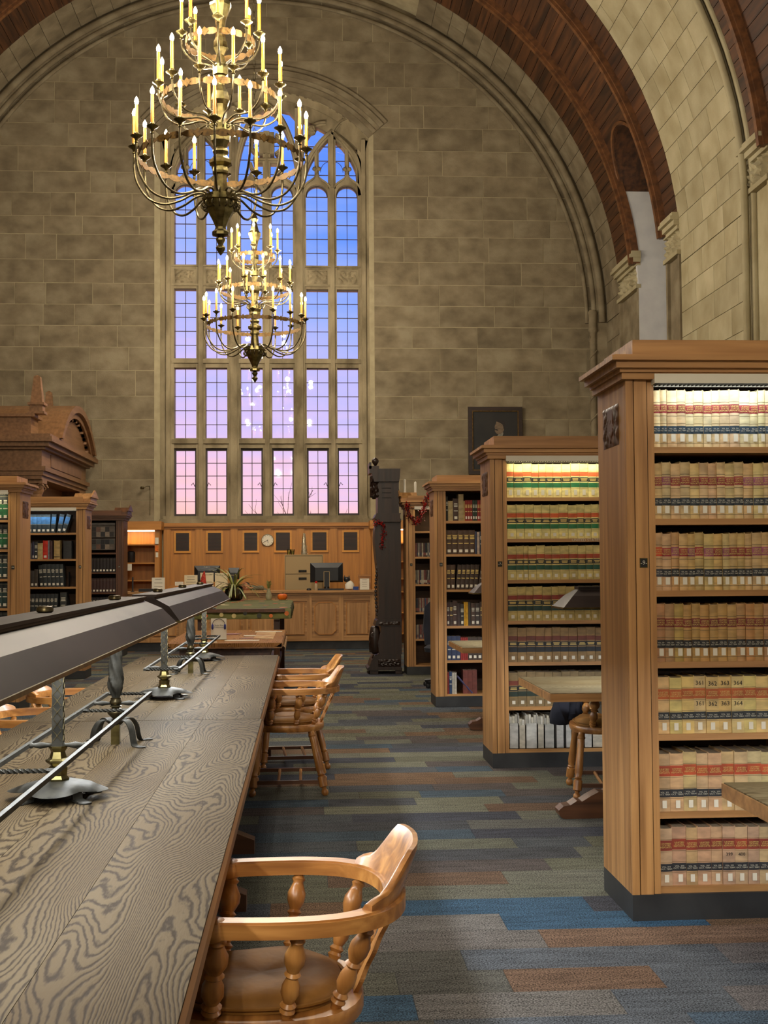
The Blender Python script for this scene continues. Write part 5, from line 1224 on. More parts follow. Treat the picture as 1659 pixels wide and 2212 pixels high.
# ================================================================== wainscot, counter and what stands there
wn = empty('trim_1', (WCX, 24.93, 0), label='honey oak wainscot with six dark grilles below the window', cat='wainscot', kind='structure')
def wbx(name, mt, parent, *bs):
    b = MB()
    for q in bs: b.box(q[0] - WCX, q[1] - WCX, q[2] - 24.93, q[3] - 24.93, q[4], q[5])
    return ob(name, b, M[mt], parent)
XE = lambda px: -2.804 + (px - 345) * .009027
wbx('backing', 'honeyz', wn, (XE(355), XE(806), 24.95, 25.03, 0, 2.34)); wbx('top_rail', 'honeyx', wn, (XE(353), XE(808), 24.86, 25.0, 2.27, 2.34), (XE(353), XE(808), 24.9, 25.0, 2.23, 2.27))
for px in (362, 430, 505, 577, 648, 720, 793): wbx('stile', 'honeyz', wn, (XE(px) - .07, XE(px) + .07, 24.915, 24.96, 0, 2.23))
for a, c in ((376.5, 412.6), (445, 481), (523, 558.7), (591, 629), (670, 708), (738, 775)):
    x0, x1 = XE(a), XE(c)
    g = wbx('grille', 'darkx', wn, (x0 + .03, x1 - .03, 24.945, 24.955, 1.80, 2.15))
    for k in range(14): wbx('grille_slat', 'clockx', g, (x0 + .03, x1 - .03, 24.93, 24.945, 1.805 + k * .025, 1.82 + k * .025))
    for q in ((x0, x1, 24.92, 24.96, 1.76, 1.80), (x0, x1, 24.92, 24.96, 2.15, 2.19), (x0, x0 + .035, 24.92, 24.96, 1.80, 2.15), (x1 - .035, x1, 24.92, 24.96, 1.80, 2.15)): wbx('grille_frame', 'frame', wn, q)
# open lit shelves either side of the wainscot
def open_shelf(x0, x1, label, side):
    r_ = empty('wall_shelf', ((x0 + x1) / 2, 24.4, 0), label=label, cat='shelf', group='open lit wall shelves'); cx = (x0 + x1) / 2
    def q(name, mt, *bs):
        b = MB()
        for k in bs: b.box(k[0] - cx, k[1] - cx, k[2] - 24.4, k[3] - 24.4, k[4], k[5])
        return ob(name, b, M[mt], r_)
    q('back', 'honeyz', (x0, x1, 24.78, 24.82, 0, 2.3)); q('post', 'honeyz', (x0, x0 + .09, 24.4, 24.8, 0, 2.2)); q('post', 'honeyz', (x1 - .09, x1, 24.4, 24.8, 0, 2.2)); q('head', 'honeyx', (x0 - .04, x1 + .04, 24.34, 24.82, 2.2, 2.36))
    for z in (1.93, 1.58, 1.25, 1.0, .6, .2): q('shelf', 'honeyx', (x0 + .09, x1 - .09, 24.42, 24.78, z - .025, z))
    q('lamp_tube', 'tubewarm', (x0 + .1, x1 - .1, 24.44, 24.48, 2.17, 2.19))
    light('shelf_lamp_light', 'AREA', (cx, 24.5, 2.16), 5, (1, .85, .5), x1 - x0 - .2, .05, (.3, 0, 0))
open_shelf(-3.95, -2.74, 'open oak shelves lit yellow left of the wainscot', -1)
open_shelf(1.30, 2.4, 'open oak shelves lit yellow behind the dark clock', 1)
light('wainscot_downlight', 'SPOT', (-.55, 24.45, 2.95), 16, (1, .62, .25), .05, None, (-.35, 0, 0)).data.spot_size = 1.7
# counter
CY = 22.93
ct = empty('service_counter', (-1.0, CY, 0), label='panelled oak service counter below the great window', cat='counter')
def cbx(name, mt, *bs, parent=ct):
    b = MB()
    for q in bs: b.box(q[0] + 1.0, q[1] + 1.0, q[2] - CY, q[3] - CY, q[4], q[5])
    return ob(name, b, M[mt], parent)
cbx('plinth', 'black', (-3.3, 1.28, CY + .05, CY + .6, 0, .15))
cbx('carcass', 'oakx', (-3.35, 1.3, CY + .03, CY + .65, .15, .98))
cbx('worktop', 'oakx', (-3.42, 1.36, CY - .06, CY + .72, 1.015, 1.055), (-3.38, 1.33, CY - .02, CY + .7, .98, 1.015))
xs = [-3.33 + .57 * i for i in range(9)]
for i, x in enumerate(xs):
    cbx('pilaster', 'oakz', (x - .045, x + .045, CY - .005, CY + .04, .15, .98))
    if i < 8:
        xa, xb = x + .045, x + .525; o = 0
        cbx('rail', 'oakx', (xa, xb, CY + .01, CY + .04, .15, .24), (xa, xb, CY + .01, CY + .04, .87, .98))
        b = MB(); cc = .07 if i % 2 == 0 else .0; P_ = [(xa + .05 + cc, .27), (xb - .05 - cc, .27), (xb - .05, .27 + cc), (xb - .05, .84 - cc), (xb - .05 - cc, .84), (xa + .05 + cc, .84), (xa + .05, .84 - cc), (xa + .05, .27 + cc)]
        if cc == 0: P_ = [P_[0], P_[1], P_[4], P_[5]]
        b.prism([(p[0] + 1.0, p[1]) for p in P_], 'y', .005, .035); ob('panel', b, M['oakz'], ct)
        b = MB(); n_ = len(P_); b.tube([(p[0] + 1.0, .005, p[1]) for p in P_], .011, 4, closed=True, sm=False); ob('panel_mould', b, M['honeyx'], ct)
CT = 1.055
def paper_sign(name, px0, px1, py1, Y, z0, label, mt='white', lines=4, base=True, cat='sign', ink=(120, 112, 96)):
    x0, x1 = XX(px0, Y), XX(px1, Y); z1 = ZZ(py1, Y); w = x1 - x0; h = z1 - z0; r_ = empty(name, ((x0 + x1) / 2, Y, z0), label=label, cat=cat)
    b = MB(); b.box(-w / 2, w / 2, 0, .006, 0, h); ob('sheet', b, M[mt], r_)
    b = MB(); rr = random.Random(int(px0))
    for i in range(lines): q = w * rr.uniform(.2, .4); z = h * (.88 - .8 * i / max(1, lines)); b.box(-q, q, -.0015, 0, z - h * .015, z + h * .015)
    ob('print', b, bmat(ink), r_)
    if base: b = MB(); b.box(-w / 2, w / 2, -.03, .06, -.004, .0); ob('stand', b, M['vaseglass'], r_); r_.location.z += .0045
    return r_
paper_sign('notice_sign', 332, 359.5, 1246, 23.1, CT, 'white notice on the counter, leftmost beside the lamp canopy', lines=3)
paper_sign('notice_card', 381, 399, 1254.5, 23.2, CT + .1, 'small white card on a wooden box on the counter', lines=2, base=False)
b = MB(); b.box(-2.43, -2.0, 23.15, 23.4, CT, CT + .1); ob('wooden_box', b, M['honeyx'], None, label='low honey coloured wooden box at the left of the counter', cat='box')
paper_sign('notice_sign', 401, 429, 1241, 23.25, CT, 'cream notice with heading, left of the red gnome', 'cream', 5)
paper_sign('notice_sign', 435, 463, 1236, 23.3, CT, 'cream notice with small picture behind the red gnome', 'cream', 2)
paper_sign('notice_sign', 466, 493, 1237, 23.25, CT, 'blank looking cream notice left of the spider plant', 'cream', 2)
paper_sign('notice_sign', 777, 797, 1251, 23.2, CT, 'pale blue notice at the right end of the counter', 'white', 4)
b = MB(); b.box(XX(774, 23.26), XX(800, 23.26), 23.24, 23.34, CT, CT + .24); b.box(XX(773, 23.26), XX(801, 23.26), 23.23, 23.35, CT + .24, CT + .275); ob('letter_box', b, M['chairx'], None, label='reddish wooden box behind the pale notice', cat='box')
b = MB(); b.box(XX(290, 22.98), XX(293, 22.98), 22.98, 23.0, CT, CT + .26); b.box(XX(288, 22.98), XX(295, 22.98), 22.95, 23.03, CT, CT + .01); ob('card_stand', b, M['dgrey'], None, label='thin black upright stand at the left end of the counter', cat='stand')
b = MB(); b.box(XX(304, 22.95), XX(343, 22.95), 22.95, 23.2, CT, CT + .05); ob('label_tray', b, M['dgrey'], None, label='low black tray on the left of the counter', cat='tray')
# monitors
def monitor(px0, px1, py0, py1, Y, label, brand=None, tag_=None):
    x0, x1 = XX(px0, Y), XX(px1, Y); zt, zb = ZZ(py0, Y), ZZ(py1, Y); w = (x1 - x0) / 2; r_ = empty('monitor', ((x0 + x1) / 2, Y, CT), label=label, cat='monitor', group='black computer monitors on the counter'); zt -= CT; zb -= CT
    b = MB(); b.box(-w, w, .0, .03, zb, zt); i_ = w * .7; b.add([(-w, 0, zb), (w, 0, zb), (w, 0, zt), (-w, 0, zt), (-i_, -.05, zb + .03), (i_, -.05, zb + .03), (i_, -.05, zt - .09), (-i_, -.05, zt - .09)], [(4, 5, 6, 7), (0, 1, 5, 4), (1, 2, 6, 5), (2, 3, 7, 6), (3, 0, 4, 7)]); s = ob('screen_housing', b, M['dgrey'], r_)
    b = MB(); b.box(-.05, .05, -.07, -.05, .06, zt * .68); st = ob('stand_arm', b, M['dgrey'], r_); b = MB()
    for q in ((-.055, -.045, .06, zt * .68), (.045, .055, .06, zt * .68)): b.box(q[0], q[1], -.075, -.05, q[2], q[3])
    b.box(-.055, .055, -.075, -.05, zt * .68 - .008, zt * .68 + .002); ob('arm_trim', b, M['beige'], st)
    b = MB(); b.lathe([(.13, 0), (.13, .012), (.05, .03), (.045, .065)], 16, (0, -.02, 0)); ob('foot', b, M['dgrey'], r_)
    if brand: ob('badge', text_mesh(brand, .05, M['silver']), None, s, (0, -.022, zt - .035), FACE_CAM)
    if tag_: b = MB(); b.box(-w * .7, -w * .5, -.022, -.001, zt - .06, zt - .04); ob('asset_tag', b, M['cream'], s)
monitor(422, 477, 1220.5, 1255, 23.5, 'black monitor behind the red gnome', 'DELL'); monitor(495, 518, 1225.5, 1250, 23.6, 'small black monitor behind the spider plant leaves'); monitor(670, 740.5, 1216, 1258, 23.25, 'black monitor in front of the filing cabinet', None, True)
b = MB(); b.box(XX(686, 23.1), XX(742, 23.1), 22.98, 23.06, CT, CT + .03); ob('keyboard', b, M['dgrey'], None, label='black keyboard lying before the right monitor', cat='keyboard')
b = MB(); b.lathe([(.02, 0), (.045, .008), (.04, .03), (.015, .04)], 12, (XX(667, 23.0), 23.0, CT)); ob('computer_mouse', b, M['dgrey'], None, label='black computer mouse on the counter before the cabinet', cat='mouse')
r_ = empty('sanitizer_bottle', (XX(682.5, 22.93), 22.93, CT), label='clear bottle with red cap beside the right monitor', cat='bottle')
b = MB(); b.lathe([(.03, 0), (.032, .01), (.032, .1), (.02, .125)], 12); ob('body', b, mat('pale_bottle', (170, 150, 120), rough=.2), r_); b = MB(); b.lathe([(.02, .125), (.022, .13), (.022, .16), (.01, .165)], 12); ob('cap', b, M['berry'], r_)
# cat plush with tissues
r_ = empty('plush_cat', (XX(755, 23.1), 23.15, CT), label='small black plush cat with white bib on the counter', cat='toy')
b = MB(); b.lathe([(.02, .0), (.08, .02), (.085, .1), (.05, .15), (.02, .17)], 14); ob('bib', b, M['white'], r_)
b = MB(); b.lathe([(.005, .14), (.05, .155), (.065, .19), (.05, .225), (.005, .24)], 14, (-.05, 0, 0), 0, True)
for s in (-1, 1): b.lathe([(.022, .215), (.012, .24), (.001, .268)], 6, (-.05 + s * .04, 0, 0))
ob('head', b, M['dgrey'], r_)
b = MB(); b.box(.06, .16, -.05, .05, 0, .06); ob('blue_packet', b, bmat((34, 62, 130)), r_)
# filing cabinet with votives and a tinsel tree
FY = 24.0; fx0, fx1 = XX(615, FY), XX(698, FY); fz = ZZ(1198, FY)
fc = empty('filing_cabinet', ((fx0 + fx1) / 2, FY, 0), label='beige steel filing cabinet behind the counter', cat='cabinet'); w = (fx1 - fx0) / 2
b = MB(); b.box(-w, w, .012, .45, 0, fz); ob('body', b, M['beige'], fc); part('drawer_gap_shade', M['groove'], fc, (-w + .015, w - .015, .004, .013, .02, fz - .02))  # dark sheet behind the drawers paints in the shade of their gaps
for i, (z0, z1) in enumerate(((fz - .36, fz - .03), (fz - .69, fz - .37), (fz - 1.03, fz - .70), (fz - 1.36, fz - 1.04))):
    b = MB(); b.box(-w + .02, w - .02, 0, .015, z0, z1); d = ob('drawer', b, M['beige'], fc)
    b = MB(); zz = z0 + .04 if i == 0 else z1 - .09; b.box(-.1, .05, -.02, 0, zz, zz + .015); b.box(-.1, .05, -.006, 0, zz - .012, zz + .03); ob('handle', b, M['iron'], d)
for i, px in enumerate((623, 631)):
    r_ = empty('votive_glass', (XX(px, FY) + .01, FY + .12, fz), label=('left' if i == 0 else 'right') + ' votive candle glass on the filing cabinet', cat='candle', group='votive glasses')
    b = MB(); b.lathe([(.025, 0), (.03, .01), (.042, .1), (.038, .1), (.026, .012)], 12); ob('glass', b, M['vaseglass'], r_); b = MB(); b.lathe([(.022, .012), (.03, .06), (.001, .062)], 12); ob('wax', b, mat('yellow_wax', (214, 190, 96), rough=.5), r_)
r_ = empty('tinsel_tree', (XX(657, FY), FY + .12, fz), label='small silver tinsel cone tree on the filing cabinet', cat='decoration')
b = MB(); rr = random.Random(3); b.lathe([(.06, 0), (.06, .01), (.012, .4), (.001, .41)], 12)
for i in range(260):
    t = rr.random() ** .7; a = rr.random() * 2 * PI; R_ = .085 * (1 - t) + .006; z = .005 + .4 * t; k = len(b.v); b.add([(0, 0, 0), (.025, .002, .003), (.026, -.002, -.003)], [(0, 1, 2)]); b.xf(Matrix.Translation((R_ * .6 * math.cos(a), R_ * .6 * math.sin(a), z)) @ Matrix.Rotation(a, 4, 'Z') @ Matrix.Rotation(rr.uniform(-.5, .5), 4, 'Y'), k)
ob('tinsel', b, mat('silver_tinsel', (150, 140, 118), (196, 188, 166), (30, 30, 30), rough=.3, metal=.7), r_)
# wall clock
wc = empty('wall_clock', (XE(577), 24.93, 2.0), label='round white wall clock on the wainscot', cat='clock'); RX = Matrix.Rotation(PI / 2, 4, 'X')
b = MB(); b.lathe([(.122, 0), (.122, .03), (.112, .04), (.108, .03)], 28, (0, 0, 0), 0, True, 0, RX); ob('rim', b, bmat((150, 134, 104)), wc)
b = MB(); b.lathe([(.11, .02), (.11, .031), (.001, .032)], 28, (0, 0, 0), 0, False, 0, RX); ob('dial', b, M['white'], wc)
b = MB()
for i in range(12): a = i * PI / 6; b.box(-.004, .004, -.0345, -.033, .086, .1); b.xf(Matrix.Rotation(a, 4, 'Y'), len(b.v) - 8)
ob('hour_marks', b, M['ink'], wc)
for L, a in ((.055, math.radians(168)), (.085, math.radians(243))): b = MB(); b.box(-.004, .004, -.037, -.035, -.01, L); b.xf(Matrix.Rotation(a, 4, 'Y')); ob('hand', b, M['ink'], wc)
# gnome
r_ = empty('red_gnome', (XX(441, 23.12), 23.12, CT), label='red speckled pointed gnome hat figure on the counter', cat='decoration')
b = MB(); b.lathe([(.068, 0), (.07, .03), (.06, .12), (.045, .22), (.028, .3), (.016, .34), (.004, .36)], 16); b.xf(Matrix.Shear('XY', 4, (0, 0)))
for i, v in enumerate(b.v): b.v[i] = (v[0] + .05 * max(0, v[2] - .2) / .16 * .4, v[1], v[2])
ob('hat', b, mat('red_speckled_felt', (150, 30, 16), (216, 96, 60), (60, 60, 60), 2, .8, ramp=(.5, .72)), r_); b = MB(); b.lathe([(.05, -.0), (.085, .004), (.085, .02), (.06, .03)], 14); ob('brim', b, M['gleaf'], r_)
# dark shelf trinkets on the lit wall shelf
b = MB(); b.lathe([(.06, 0), (.075, .02), (.075, .2), (.05, .22)], 14, (-3.30, 24.6, 1.58)); ob('speaker', b, M['dgrey'], None, label='dark cylindrical speaker on the lit wall shelf', cat='speaker')
b = MB(); b.box(-2.82, -2.755, 24.375, 24.398, 1.93, 2.05); ob('card_reader', b, M['white'], None, label='white box fixed on the shelf post', cat='device')
b = MB(); b.box(-2.82, -2.76, 24.385, 24.398, 1.79, 1.9); ob('orange_tag', b, bmat((214, 108, 20)), None, label='orange tag fixed on the shelf post', cat='tag')
b = MB(); b.box(-2.81, -2.765, 24.385, 24.398, 1.68, 1.77); ob('paper_note', b, M['white'], None, label='small white note under the orange tag', cat='note')
b = MB(); b.box(-3.37, -3.26, 24.4, 24.418, 1.43, 1.555); ob('paper_note', b, M['white'], None, label='white printed note taped below the second lit shelf', cat='note')

# ---- person leaning over behind the counter
M['skin'] = mat('skin', (150, 96, 66), (168, 110, 78), (9, 9, 9), rough=.6); M['hair'] = mat('dark_hair', (22, 18, 18), (36, 28, 26), (40, 40, 6), rough=.5); M['knit'] = mat('grey_green_knit', (96, 92, 76), (118, 112, 92), (40, 40, 40), rough=.95)
pr = empty('person', (-.62, 23.95, 0), label='person in grey green sweater bending low behind the counter', cat='person')
def skin(name, V, E_, R_, m, parent, lv=2):
    me = bpy.data.meshes.new(name); me.from_pydata(V, E_, []); o = bpy.data.objects.new(name, me); COL.objects.link(o); o.parent = parent
    md = o.modifiers.new('skin', 'SKIN'); md.use_smooth_shade = True
    for i, r in enumerate(R_): me.skin_vertices[0].data[i].radius = (r, r) if not isinstance(r, tuple) else r
    me.skin_vertices[0].data[0].use_root = True
    sb = o.modifiers.new('sub', 'SUBSURF'); sb.levels = lv; sb.render_levels = lv; me.materials.append(m); return o
V = [(0, .05, .62), (-.06, .0, .78), (-.13, -.08, .93), (-.22, -.16, 1.04), (-.31, -.2, 1.09), (-.37, -.23, 1.11),
     (-.22, -.34, 1.06), (-.14, -.44, 1.10), (-.3, -.5, 1.10), (-.24, .02, 1.06), (-.3, .1, .95), (-.38, -.05, .98),
     (0, -.07, .55), (-.2, -.15, .5), (-.22, -.15, .08), (-.32, -.17, .05), (.05, .15, .55), (-.18, .2, .5), (-.2, .2, .08), (-.3, .2, .05)]
E_ = [(0, 1), (1, 2), (2, 3), (3, 4), (4, 5), (3, 6), (6, 7), (7, 8), (3, 9), (9, 10), (10, 11), (0, 12), (12, 13), (13, 14), (14, 15), (0, 16), (16, 17), (17, 18), (18, 19)]
skin('body', V, E_, [.15, .145, .15, .13, .06, .055, .065, .05, .035, .065, .05, .04, .09, .07, .045, .04, .09, .07, .045, .04], M['knit'], pr)
b = MB(); n_ = 14
b.lathe([(.004, -.115), (.045, -.105), (.062, -.07), (.074, -.02), (.082, .03), (.078, .075), (.05, .11), (.004, .122)], 16); b.lathe([(.0, -.02), (.014, -.012), (.018, -.03), (.004, -.045)], 6, (0, -.085, 0))
for s in (-1, 1):
    b.lathe([(.004, -.028), (.014, -.01), (.016, .012), (.004, .028)], 6, (s * .082, .005, -.005)); b.lathe([(.002, -.009), (.012, 0), (.002, .009)], 6, (s * .03, -.068, .012))
b.lathe([(.003, -.006), (.024, 0), (.003, .006)], 8, (0, -.06, -.068)); HM = Matrix.Translation((-.45, -.26, 1.105)) @ Matrix.Rotation(-.75, 4, 'Y') @ Matrix.Rotation(-.9, 4, 'X'); b.xf(HM); ob('head', b, M['skin'], pr)
b = MB(); b.lathe([(.05, -.06), (.086, -.03), (.094, .03), (.09, .085), (.06, .125), (.004, .138)], 16, (0, .02, 0)); b.xf(HM); ob('hair', b, M['hair'], pr)
for i, (x, y, z, dx) in enumerate(((-.33, -.51, 1.10, -1), (-.42, -.08, 1.0, -1))):
    b = MB(); b.lathe([(.01, -.05), (.034, -.035), (.036, .02), (.02, .04)], 10, (x - .02, y, z), 0, True, 0, Matrix.Rotation(PI / 2, 4, 'Y') @ Matrix.Scale(.5, 4, (1, 0, 0)))
    for k in range(4): b.tube([(x - .05, y - .025 + k * .016, z), (x - .085 - .008 * (k in (1, 2)), y - .027 + k * .017, z - .002), (x - .11 - .01 * (k in (1, 2)), y - .028 + k * .017, z - .016)], [.009, .0085, .006], 6)
    b.tube([(x - .01, y - .035, z), (x - .045, y - .055, z - .005), (x - .065, y - .055, z - .014)], [.011, .01, .007], 6); ob('hand', b, M['skin'], pr)

# ================================================================== cloth covered table with plant, vase and pumpkin
CTY0, CTY1, CTZ = 15.1, 18.9, .995
tb = empty('display_table', (TX, (CTY0 + CTY1) / 2, 0), label='dark legged display table under a green pumpkin cloth', cat='table'); D = (CTY1 - CTY0) / 2
b = MB(); b.box(-.55, .55, -D, D, CTZ - .04, CTZ); ob('top', b, M['darky'], tb)
for sx in (-1, 1):
    for sy in (-1, 1):
        b = MB(); b.box(sx * .45 - .035, sx * .45 + .035, sy * (D - .15) - .035, sy * (D - .15) + .035, 0, CTZ - .04); lg = ob('leg', b, M['darkz'], tb)
        if sx == 1 and sy == -1: b = MB(); b.box(.415, .485, -D + .113, -D + .115, .86, .90); ob('sticker', b, M['white'], lg)
b = MB(); b.box(-.45, .45, -D + .12, D - .12, .2, .26); ob('shelf', b, M['darky'], tb)
cl = empty('tablecloth', (TX, (CTY0 + CTY1) / 2, CTZ), label='green tablecloth printed with pumpkins on the display table', cat='tablecloth')
M['cloth'] = mat('green_cloth', (84, 84, 40), (100, 98, 50), (7, 7, 7), rough=.9); b = MB(); nx, ny = 26, 16; vs = []
W2, D2, drop = .60, D + .03, .12
for j in range(ny + 1):
    for i in range(nx + 1):
        u = -1 + 2 * i / nx; v = -1 + 2 * j / ny; x = u * (W2 + drop); y = v * (D2 + drop); ox = max(0, abs(x) - W2); oy = max(0, abs(y) - D2)
        xx = max(-W2 - .02, min(W2 + .02, x)) + (.012 * math.sin(j * 2.1) if ox else 0); yy = max(-D2 - .02, min(D2 + .02, y)) + (.015 * math.sin(i * 1.7) if oy else 0); vs.append((xx, yy, .006 - max(ox, oy)))
b.add(vs, [(j * (nx + 1) + i, j * (nx + 1) + i + 1, (j + 1) * (nx + 1) + i + 1, (j + 1) * (nx + 1) + i) for j in range(ny) for i in range(nx)], 0, True); o = ob('cloth', b, M['cloth'], cl); o.modifiers.new('t', 'SOLIDIFY').thickness = .004
PC = [(196, 104, 40), (206, 156, 92), (40, 44, 36), (188, 172, 116), (206, 92, 34), (52, 56, 44)]; rr = random.Random(8)
def printed(front):
    for i in range(8 if front else 22):
        q = MB(); r0 = rr.uniform(.035, .06)
        if front: x, z, y = -.5 + i * .15 + rr.uniform(-.03, .03), -.05 - rr.random() * .03, -D2 - .043; q.lathe([(r0 * .6, 0), (r0 * .6, .002)], 14, (0, 0, 0), 0, False, 0, RX); q.xf(Matrix.Translation((x, y, z)))
        else: x, y = rr.uniform(-.55, .55), rr.uniform(-D2, D2); q.lathe([(r0, 0), (r0, .001)], 14, (0, 0, 0), 0, False); q.xf(Matrix.Translation((x, y, .0075)) @ Matrix.Diagonal((1, 2.2, 1, 1)))
        ob('printed_pumpkin', q, bmat(rr.choice(PC)), cl)
printed(True); printed(False)
# spider plant
PY = 18.55; pxl = XX(507, PY)
pl = empty('spider_plant', (pxl, PY, CTZ + .012), label='spider plant in a glass bowl on the green tablecloth', cat='plant')
b = MB(); b.lathe([(.09, 0), (.12, .02), (.14, .1), (.125, .19), (.11, .2), (.105, .19), (.125, .1), (.1, .02)], 18); ob('glass_bowl', b, M['vaseglass'], pl); b = MB(); b.lathe([(.1, .012), (.122, .09), (.115, .15), (.005, .155)], 16); ob('soil', b, mat('brown_soil', (70, 46, 26), (104, 72, 40), (30, 30, 30), rough=.95), pl)
M['blade'] = mat('striped_green_leaf', (96, 104, 40), (150, 150, 76), (4, 4, 4), rough=.5); rr = random.Random(17)
for i in range(40):
    a = rr.random() * 2 * PI; ln = rr.uniform(.4, .8); up = rr.uniform(.25, 1.25); w = rr.uniform(.009, .015); b = MB(); A = []; P_ = []
    for k in range(9):
        t = k / 8; r0 = ln * t * math.cos(up * (1 - t * .2)) + .02; z = .17 + ln * (math.sin(up) * t - (.95 if up < .9 else .5) * t * t); P_.append((r0, max(z, .012 + .004 * k)))
    vs = []
    for k, (r0, z) in enumerate(P_):
        ww = w * (1 - (k / 8) ** 3) + .001; vs += [(r0, -ww, z + .003), (r0, 0, z), (r0, ww, z + .003)]
    b.add(vs, [(3 * k + q, 3 * k + q + 1, 3 * k + q + 4, 3 * k + q + 3) for k in range(8) for q in range(2)], 0, True); ob('leaf', b, M['blade'], pl, (0, 0, 0), (0, 0, a))
# bud vase
VY = 18.6; r_ = empty('bud_vase', (XX(581, VY), VY, CTZ + .012), label='clear glass bud vase with green sprigs on the tablecloth', cat='vase')
b = MB(); b.lathe([(.03, 0), (.045, .02), (.048, .06), (.028, .12), (.022, .15), (.03, .165), (.027, .165), (.019, .15), (.025, .12), (.044, .06), (.04, .02)], 16); ob('glass', b, mat('frosted_vase', (172, 164, 132), rough=.15), r_)
for i in range(9):
    a = i * 2.4; b = MB(); b.tube(spline([(0, 0, .1), (.01 * math.cos(a), .01 * math.sin(a), .19), (.05 * math.cos(a), .05 * math.sin(a), .24 + .02 * (i % 4))], 3), [.003] * 6 + [.001], 4)
    for k in range(6): z = .17 + k * .016; b.add([(0, 0, z), (.03 * math.cos(a + k), .03 * math.sin(a + k), z + .02), (.035 * math.cos(a + k + .3), .035 * math.sin(a + k + .3), z + .015)], [(0, 1, 2)])
    ob('sprig', b, mat('sprig_green', (70, 96, 36), (104, 128, 52), (20, 20, 20), rough=.6) if i == 0 else bpy.data.materials['sprig_green'], r_)
# pumpkin
r_ = empty('pumpkin', (XX(610, 18.6), 18.6, CTZ + .012), label='small orange pumpkin at the corner of the tablecloth', cat='pumpkin')
b = MB(); vs = []; n_ = 32; pr_ = [(.012, .004), (.045, 0), (.065, .02), (.07, .045), (.06, .075), (.035, .088), (.012, .082)]
for r0, z in pr_:
    for i in range(n_): a = 2 * PI * i / n_; k = 1 - .09 * abs(math.sin(a * 4.0)) ** .5 * (0 if r0 < .02 else 1) + .05; vs.append((r0 * k * math.cos(a), r0 * k * math.sin(a), z))
b.add(vs, [(j * n_ + i, j * n_ + (i + 1) % n_, (j + 1) * n_ + (i + 1) % n_, (j + 1) * n_ + i) for j in range(6) for i in range(n_)] + [tuple(range(n_)), tuple(range(6 * n_, 7 * n_))], 0, True); ob('flesh', b, mat('orange_skin', (206, 92, 12), (224, 116, 22), (9, 9, 9), rough=.45), r_); b = MB(); b.tube([(0, 0, .08), (.006, 0, .1), (.016, 0, .108)], [.008, .006, .005], 6); ob('stem', b, bmat((90, 84, 40)), r_)
# sign with headphones and papers on the third table
SY = 12.95; hs = paper_sign('headphone_sign', 457.5, 490.5, 1334.5, SY, TZ, 'white sign with blue headphones drawing on the third table', 'white', 0)
w = XX(490.5, SY) - XX(457.5, SY); h = ZZ(1334.5, SY) - TZ
b = MB(); b.tube([(w * .40 * math.cos(PI * k / 14), -.003, h * .70 + h * .28 * math.sin(PI * k / 14)) for k in range(15)], .0028, 5); ob('headband', b, bmat((60, 56, 60)), hs)
for s in (-1, 1): b = MB(); b.lathe([(.004, -.028), (.011, -.018), (.011, .018), (.004, .028)], 8, (s * w * .4, -.006, h * .60)); ob('ear_cup', b, bmat((38, 46, 116)), hs)
ob('sign_text', text_mesh('Study Kits\nCollections', .021, M['ink'], .0004, .95), None, hs, (0, -.0015, h * .62), FACE_CAM)
rr = random.Random(6)
for i, (x, y, wx, wy, rz, c, lab) in enumerate(((-1.0, 12.5, .3, .1, .1, (196, 180, 146), 'pale leaflet at the near edge of the third table'), (-.62, 12.75, .34, .14, -.05, (200, 186, 156), 'long pale sheet in the middle of the third table'), (-.5, 13.6, .28, .2, .1, (190, 176, 150), 'cream sheet towards the right of the third table'), (-.85, 14.0, .3, .2, -.2, (120, 46, 38), 'dark red leaflet towards the back of the third table'), (-.4, 14.4, .3, .2, 0, (206, 194, 164), 'white sheet at the back right of the third table'), (-.55, 13.15, .2, .12, .5, (130, 70, 52), 'rust coloured card on the third table'), (-1.15, 13.7, .22, .2, .2, (196, 178, 140), 'tan leaflet at the left of the third table'))):
    b = MB(); b.box(-wx / 2, wx / 2, -wy / 2, wy / 2, 0, .003)
    ob('leaflet', b, bmat(c), None, (x, y, TZ + .001), (0, 0, rz), lab, 'paper', 'papers on the third table')
b = MB(); n_ = 8; vs = []
for j in range(7):
    for i in range(n_): u = i / (n_ - 1); v = j / 6; ov = max(0, v - .55); vs.append((-.52 + .36 * min(v, .83) / .83 * .9, 13.0 + 1.6 * u + .02 * math.sin(v * 9 + u * 5), TZ + .004 - ov * .28 * (1.2 - u * .3) + .002 * math.sin(u * 20)))
b.add(vs, [(j * n_ + i, j * n_ + i + 1, (j + 1) * n_ + i + 1, (j + 1) * n_ + i) for j in range(6) for i in range(n_ - 1)], 0, True); ob('table_runner', b, mat('autumn_runner', (150, 92, 52), (196, 166, 118), (11, 11, 11), 3, .9), None, label='autumn printed runner hanging over the third table corner', cat='cloth')

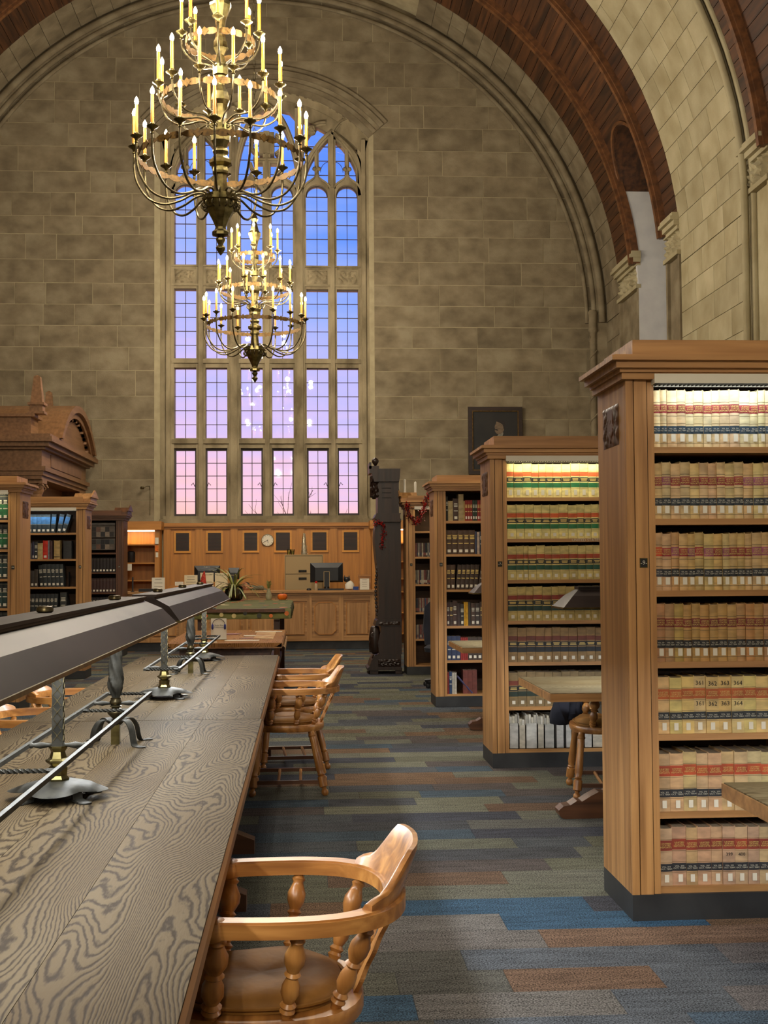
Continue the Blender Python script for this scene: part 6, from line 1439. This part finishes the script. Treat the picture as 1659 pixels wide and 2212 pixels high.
# ================================================================== portrait, wall bracket, trees outside
pa = empty('portrait_painting', (3.79, 24.98, 3.28), label='dark framed portrait of a man in a suit on the end wall', cat='painting')
hw, ph = .54, 1.34
b = MB()
for q in ((-hw, hw, 0, .075), (-hw, hw, ph - .075, ph), (-hw, -hw + .075, .075, ph - .075), (hw - .075, hw, .075, ph - .075)): b.box(q[0], q[1], -.07, -.0125, q[2], q[3])
ob('frame', b, M['clockx'], pa); b = MB(); k = .095
for q in ((-hw + .07, hw - .07, .07, k), (-hw + .07, hw - .07, ph - k, ph - .07), (-hw + .07, -hw + k, k, ph - k), (hw - k, hw - .07, k, ph - k)): b.box(q[0], q[1], -.06, -.0125, q[2], q[3])
ob('gilt_slip', b, M['gilt'], pa); b = MB(); b.box(-hw + .09, hw - .09, -.03, -.0125, .09, ph - .09); cv = ob('canvas', b, mat('dark_canvas', (24, 23, 22), (34, 31, 28), (3, 3, 3), rough=.6), pa)
def flat(name, pts, c, y=-.031): b = MB(); b.prism([(p.x, p.y) for p in spline([(x, z, 0) for x, z in pts], 4, True)], 'y', y - .001, y); ob(name, b, bmat(c, .7), cv)
flat('painted_suit', [(-.30, .1), (-.26, .55), (-.05, .74), (.12, .78), (.3, .66), (.36, .4), (.38, .1)], (30, 28, 27)); flat('painted_collar', [(.02, .72), (.07, .8), (.16, .83), (.13, .74), (.07, .69), (.03, .66)], (126, 122, 108), -.032)
flat('painted_face', [(.0, .9), (-.01, .86), (.03, .81), (.1, .80), (.17, .87), (.18, .98), (.14, 1.05), (.04, 1.06), (.01, 1.0), (-.012, .945)], (112, 94, 74), -.033); flat('painted_hair', [(.02, 1.06), (.1, 1.09), (.19, 1.04), (.2, .94), (.17, .9), (.15, .98), (.1, 1.02)], (38, 30, 27), -.034); flat('painted_moustache', [(-.01, .89), (.03, .9), (.06, .87), (.03, .87)], (44, 34, 30), -.0345)
b = MB(); b.tube([(0, 0, 0), (0, -.08, .06), (-.04, -.14, .06), (-.12, -.16, .02)], .008, 6); b.tube([(0, -.005, 0), (0, -.005, -.5)], .006, 5); b.lathe([(.03, 0), (.045, .02), (.03, .05)], 10, (-.13, -.16, 0)); ob('wall_bracket', b, M['bronze'], None, (-2.99, 24.985, 3.0), label='thin curved metal bracket on the wall left of the window', cat='bracket')
def bare_tree(x, y, h, seed, label):
    rr = random.Random(seed); b = MB()
    def grow(p, d, L, r, lv):
        q = p + d * L; b.tube([p, p.lerp(q, .5) + Vector((rr.gauss(0, L * .04), rr.gauss(0, L * .04), 0)), q], [r, r * .85, r * .65], 4)
        if lv == 0: return
        for _ in range(3 if lv > 1 else 2):
            nd = (d + Vector((rr.gauss(0, .5), rr.gauss(0, .5), rr.gauss(.12, .25)))).normalized(); grow(p.lerp(q, rr.uniform(.55, 1)), nd, L * rr.uniform(.55, .8), r * .6, lv - 1)
    grow(Vector((0, 0, h * .45)), Vector((0, 0, 1)), h * .2, .05, 4)
    r_ = empty('bare_tree', (x, y, -5), label=label, cat='tree', group='bare trees outside the window'); ob('branches', b, mat('bark', (48, 36, 36), rough=.9) if 'bark' not in bpy.data.materials else bpy.data.materials['bark'], r_); t = MB(); t.tube([(0, 0, 0), (0, 0, h * .5)], [.14, .08], 8); ob('trunk', t, bpy.data.materials['bark'], r_)
bare_tree(-.55, 42, 9.7, 3, 'bare tree twigs outside the fourth window light'); bare_tree(.75, 44, 9.3, 8, 'bare tree twigs outside the fifth window light'); bare_tree(1.9, 44, 9.3, 12, 'bare tree twigs outside the last window light on the right')
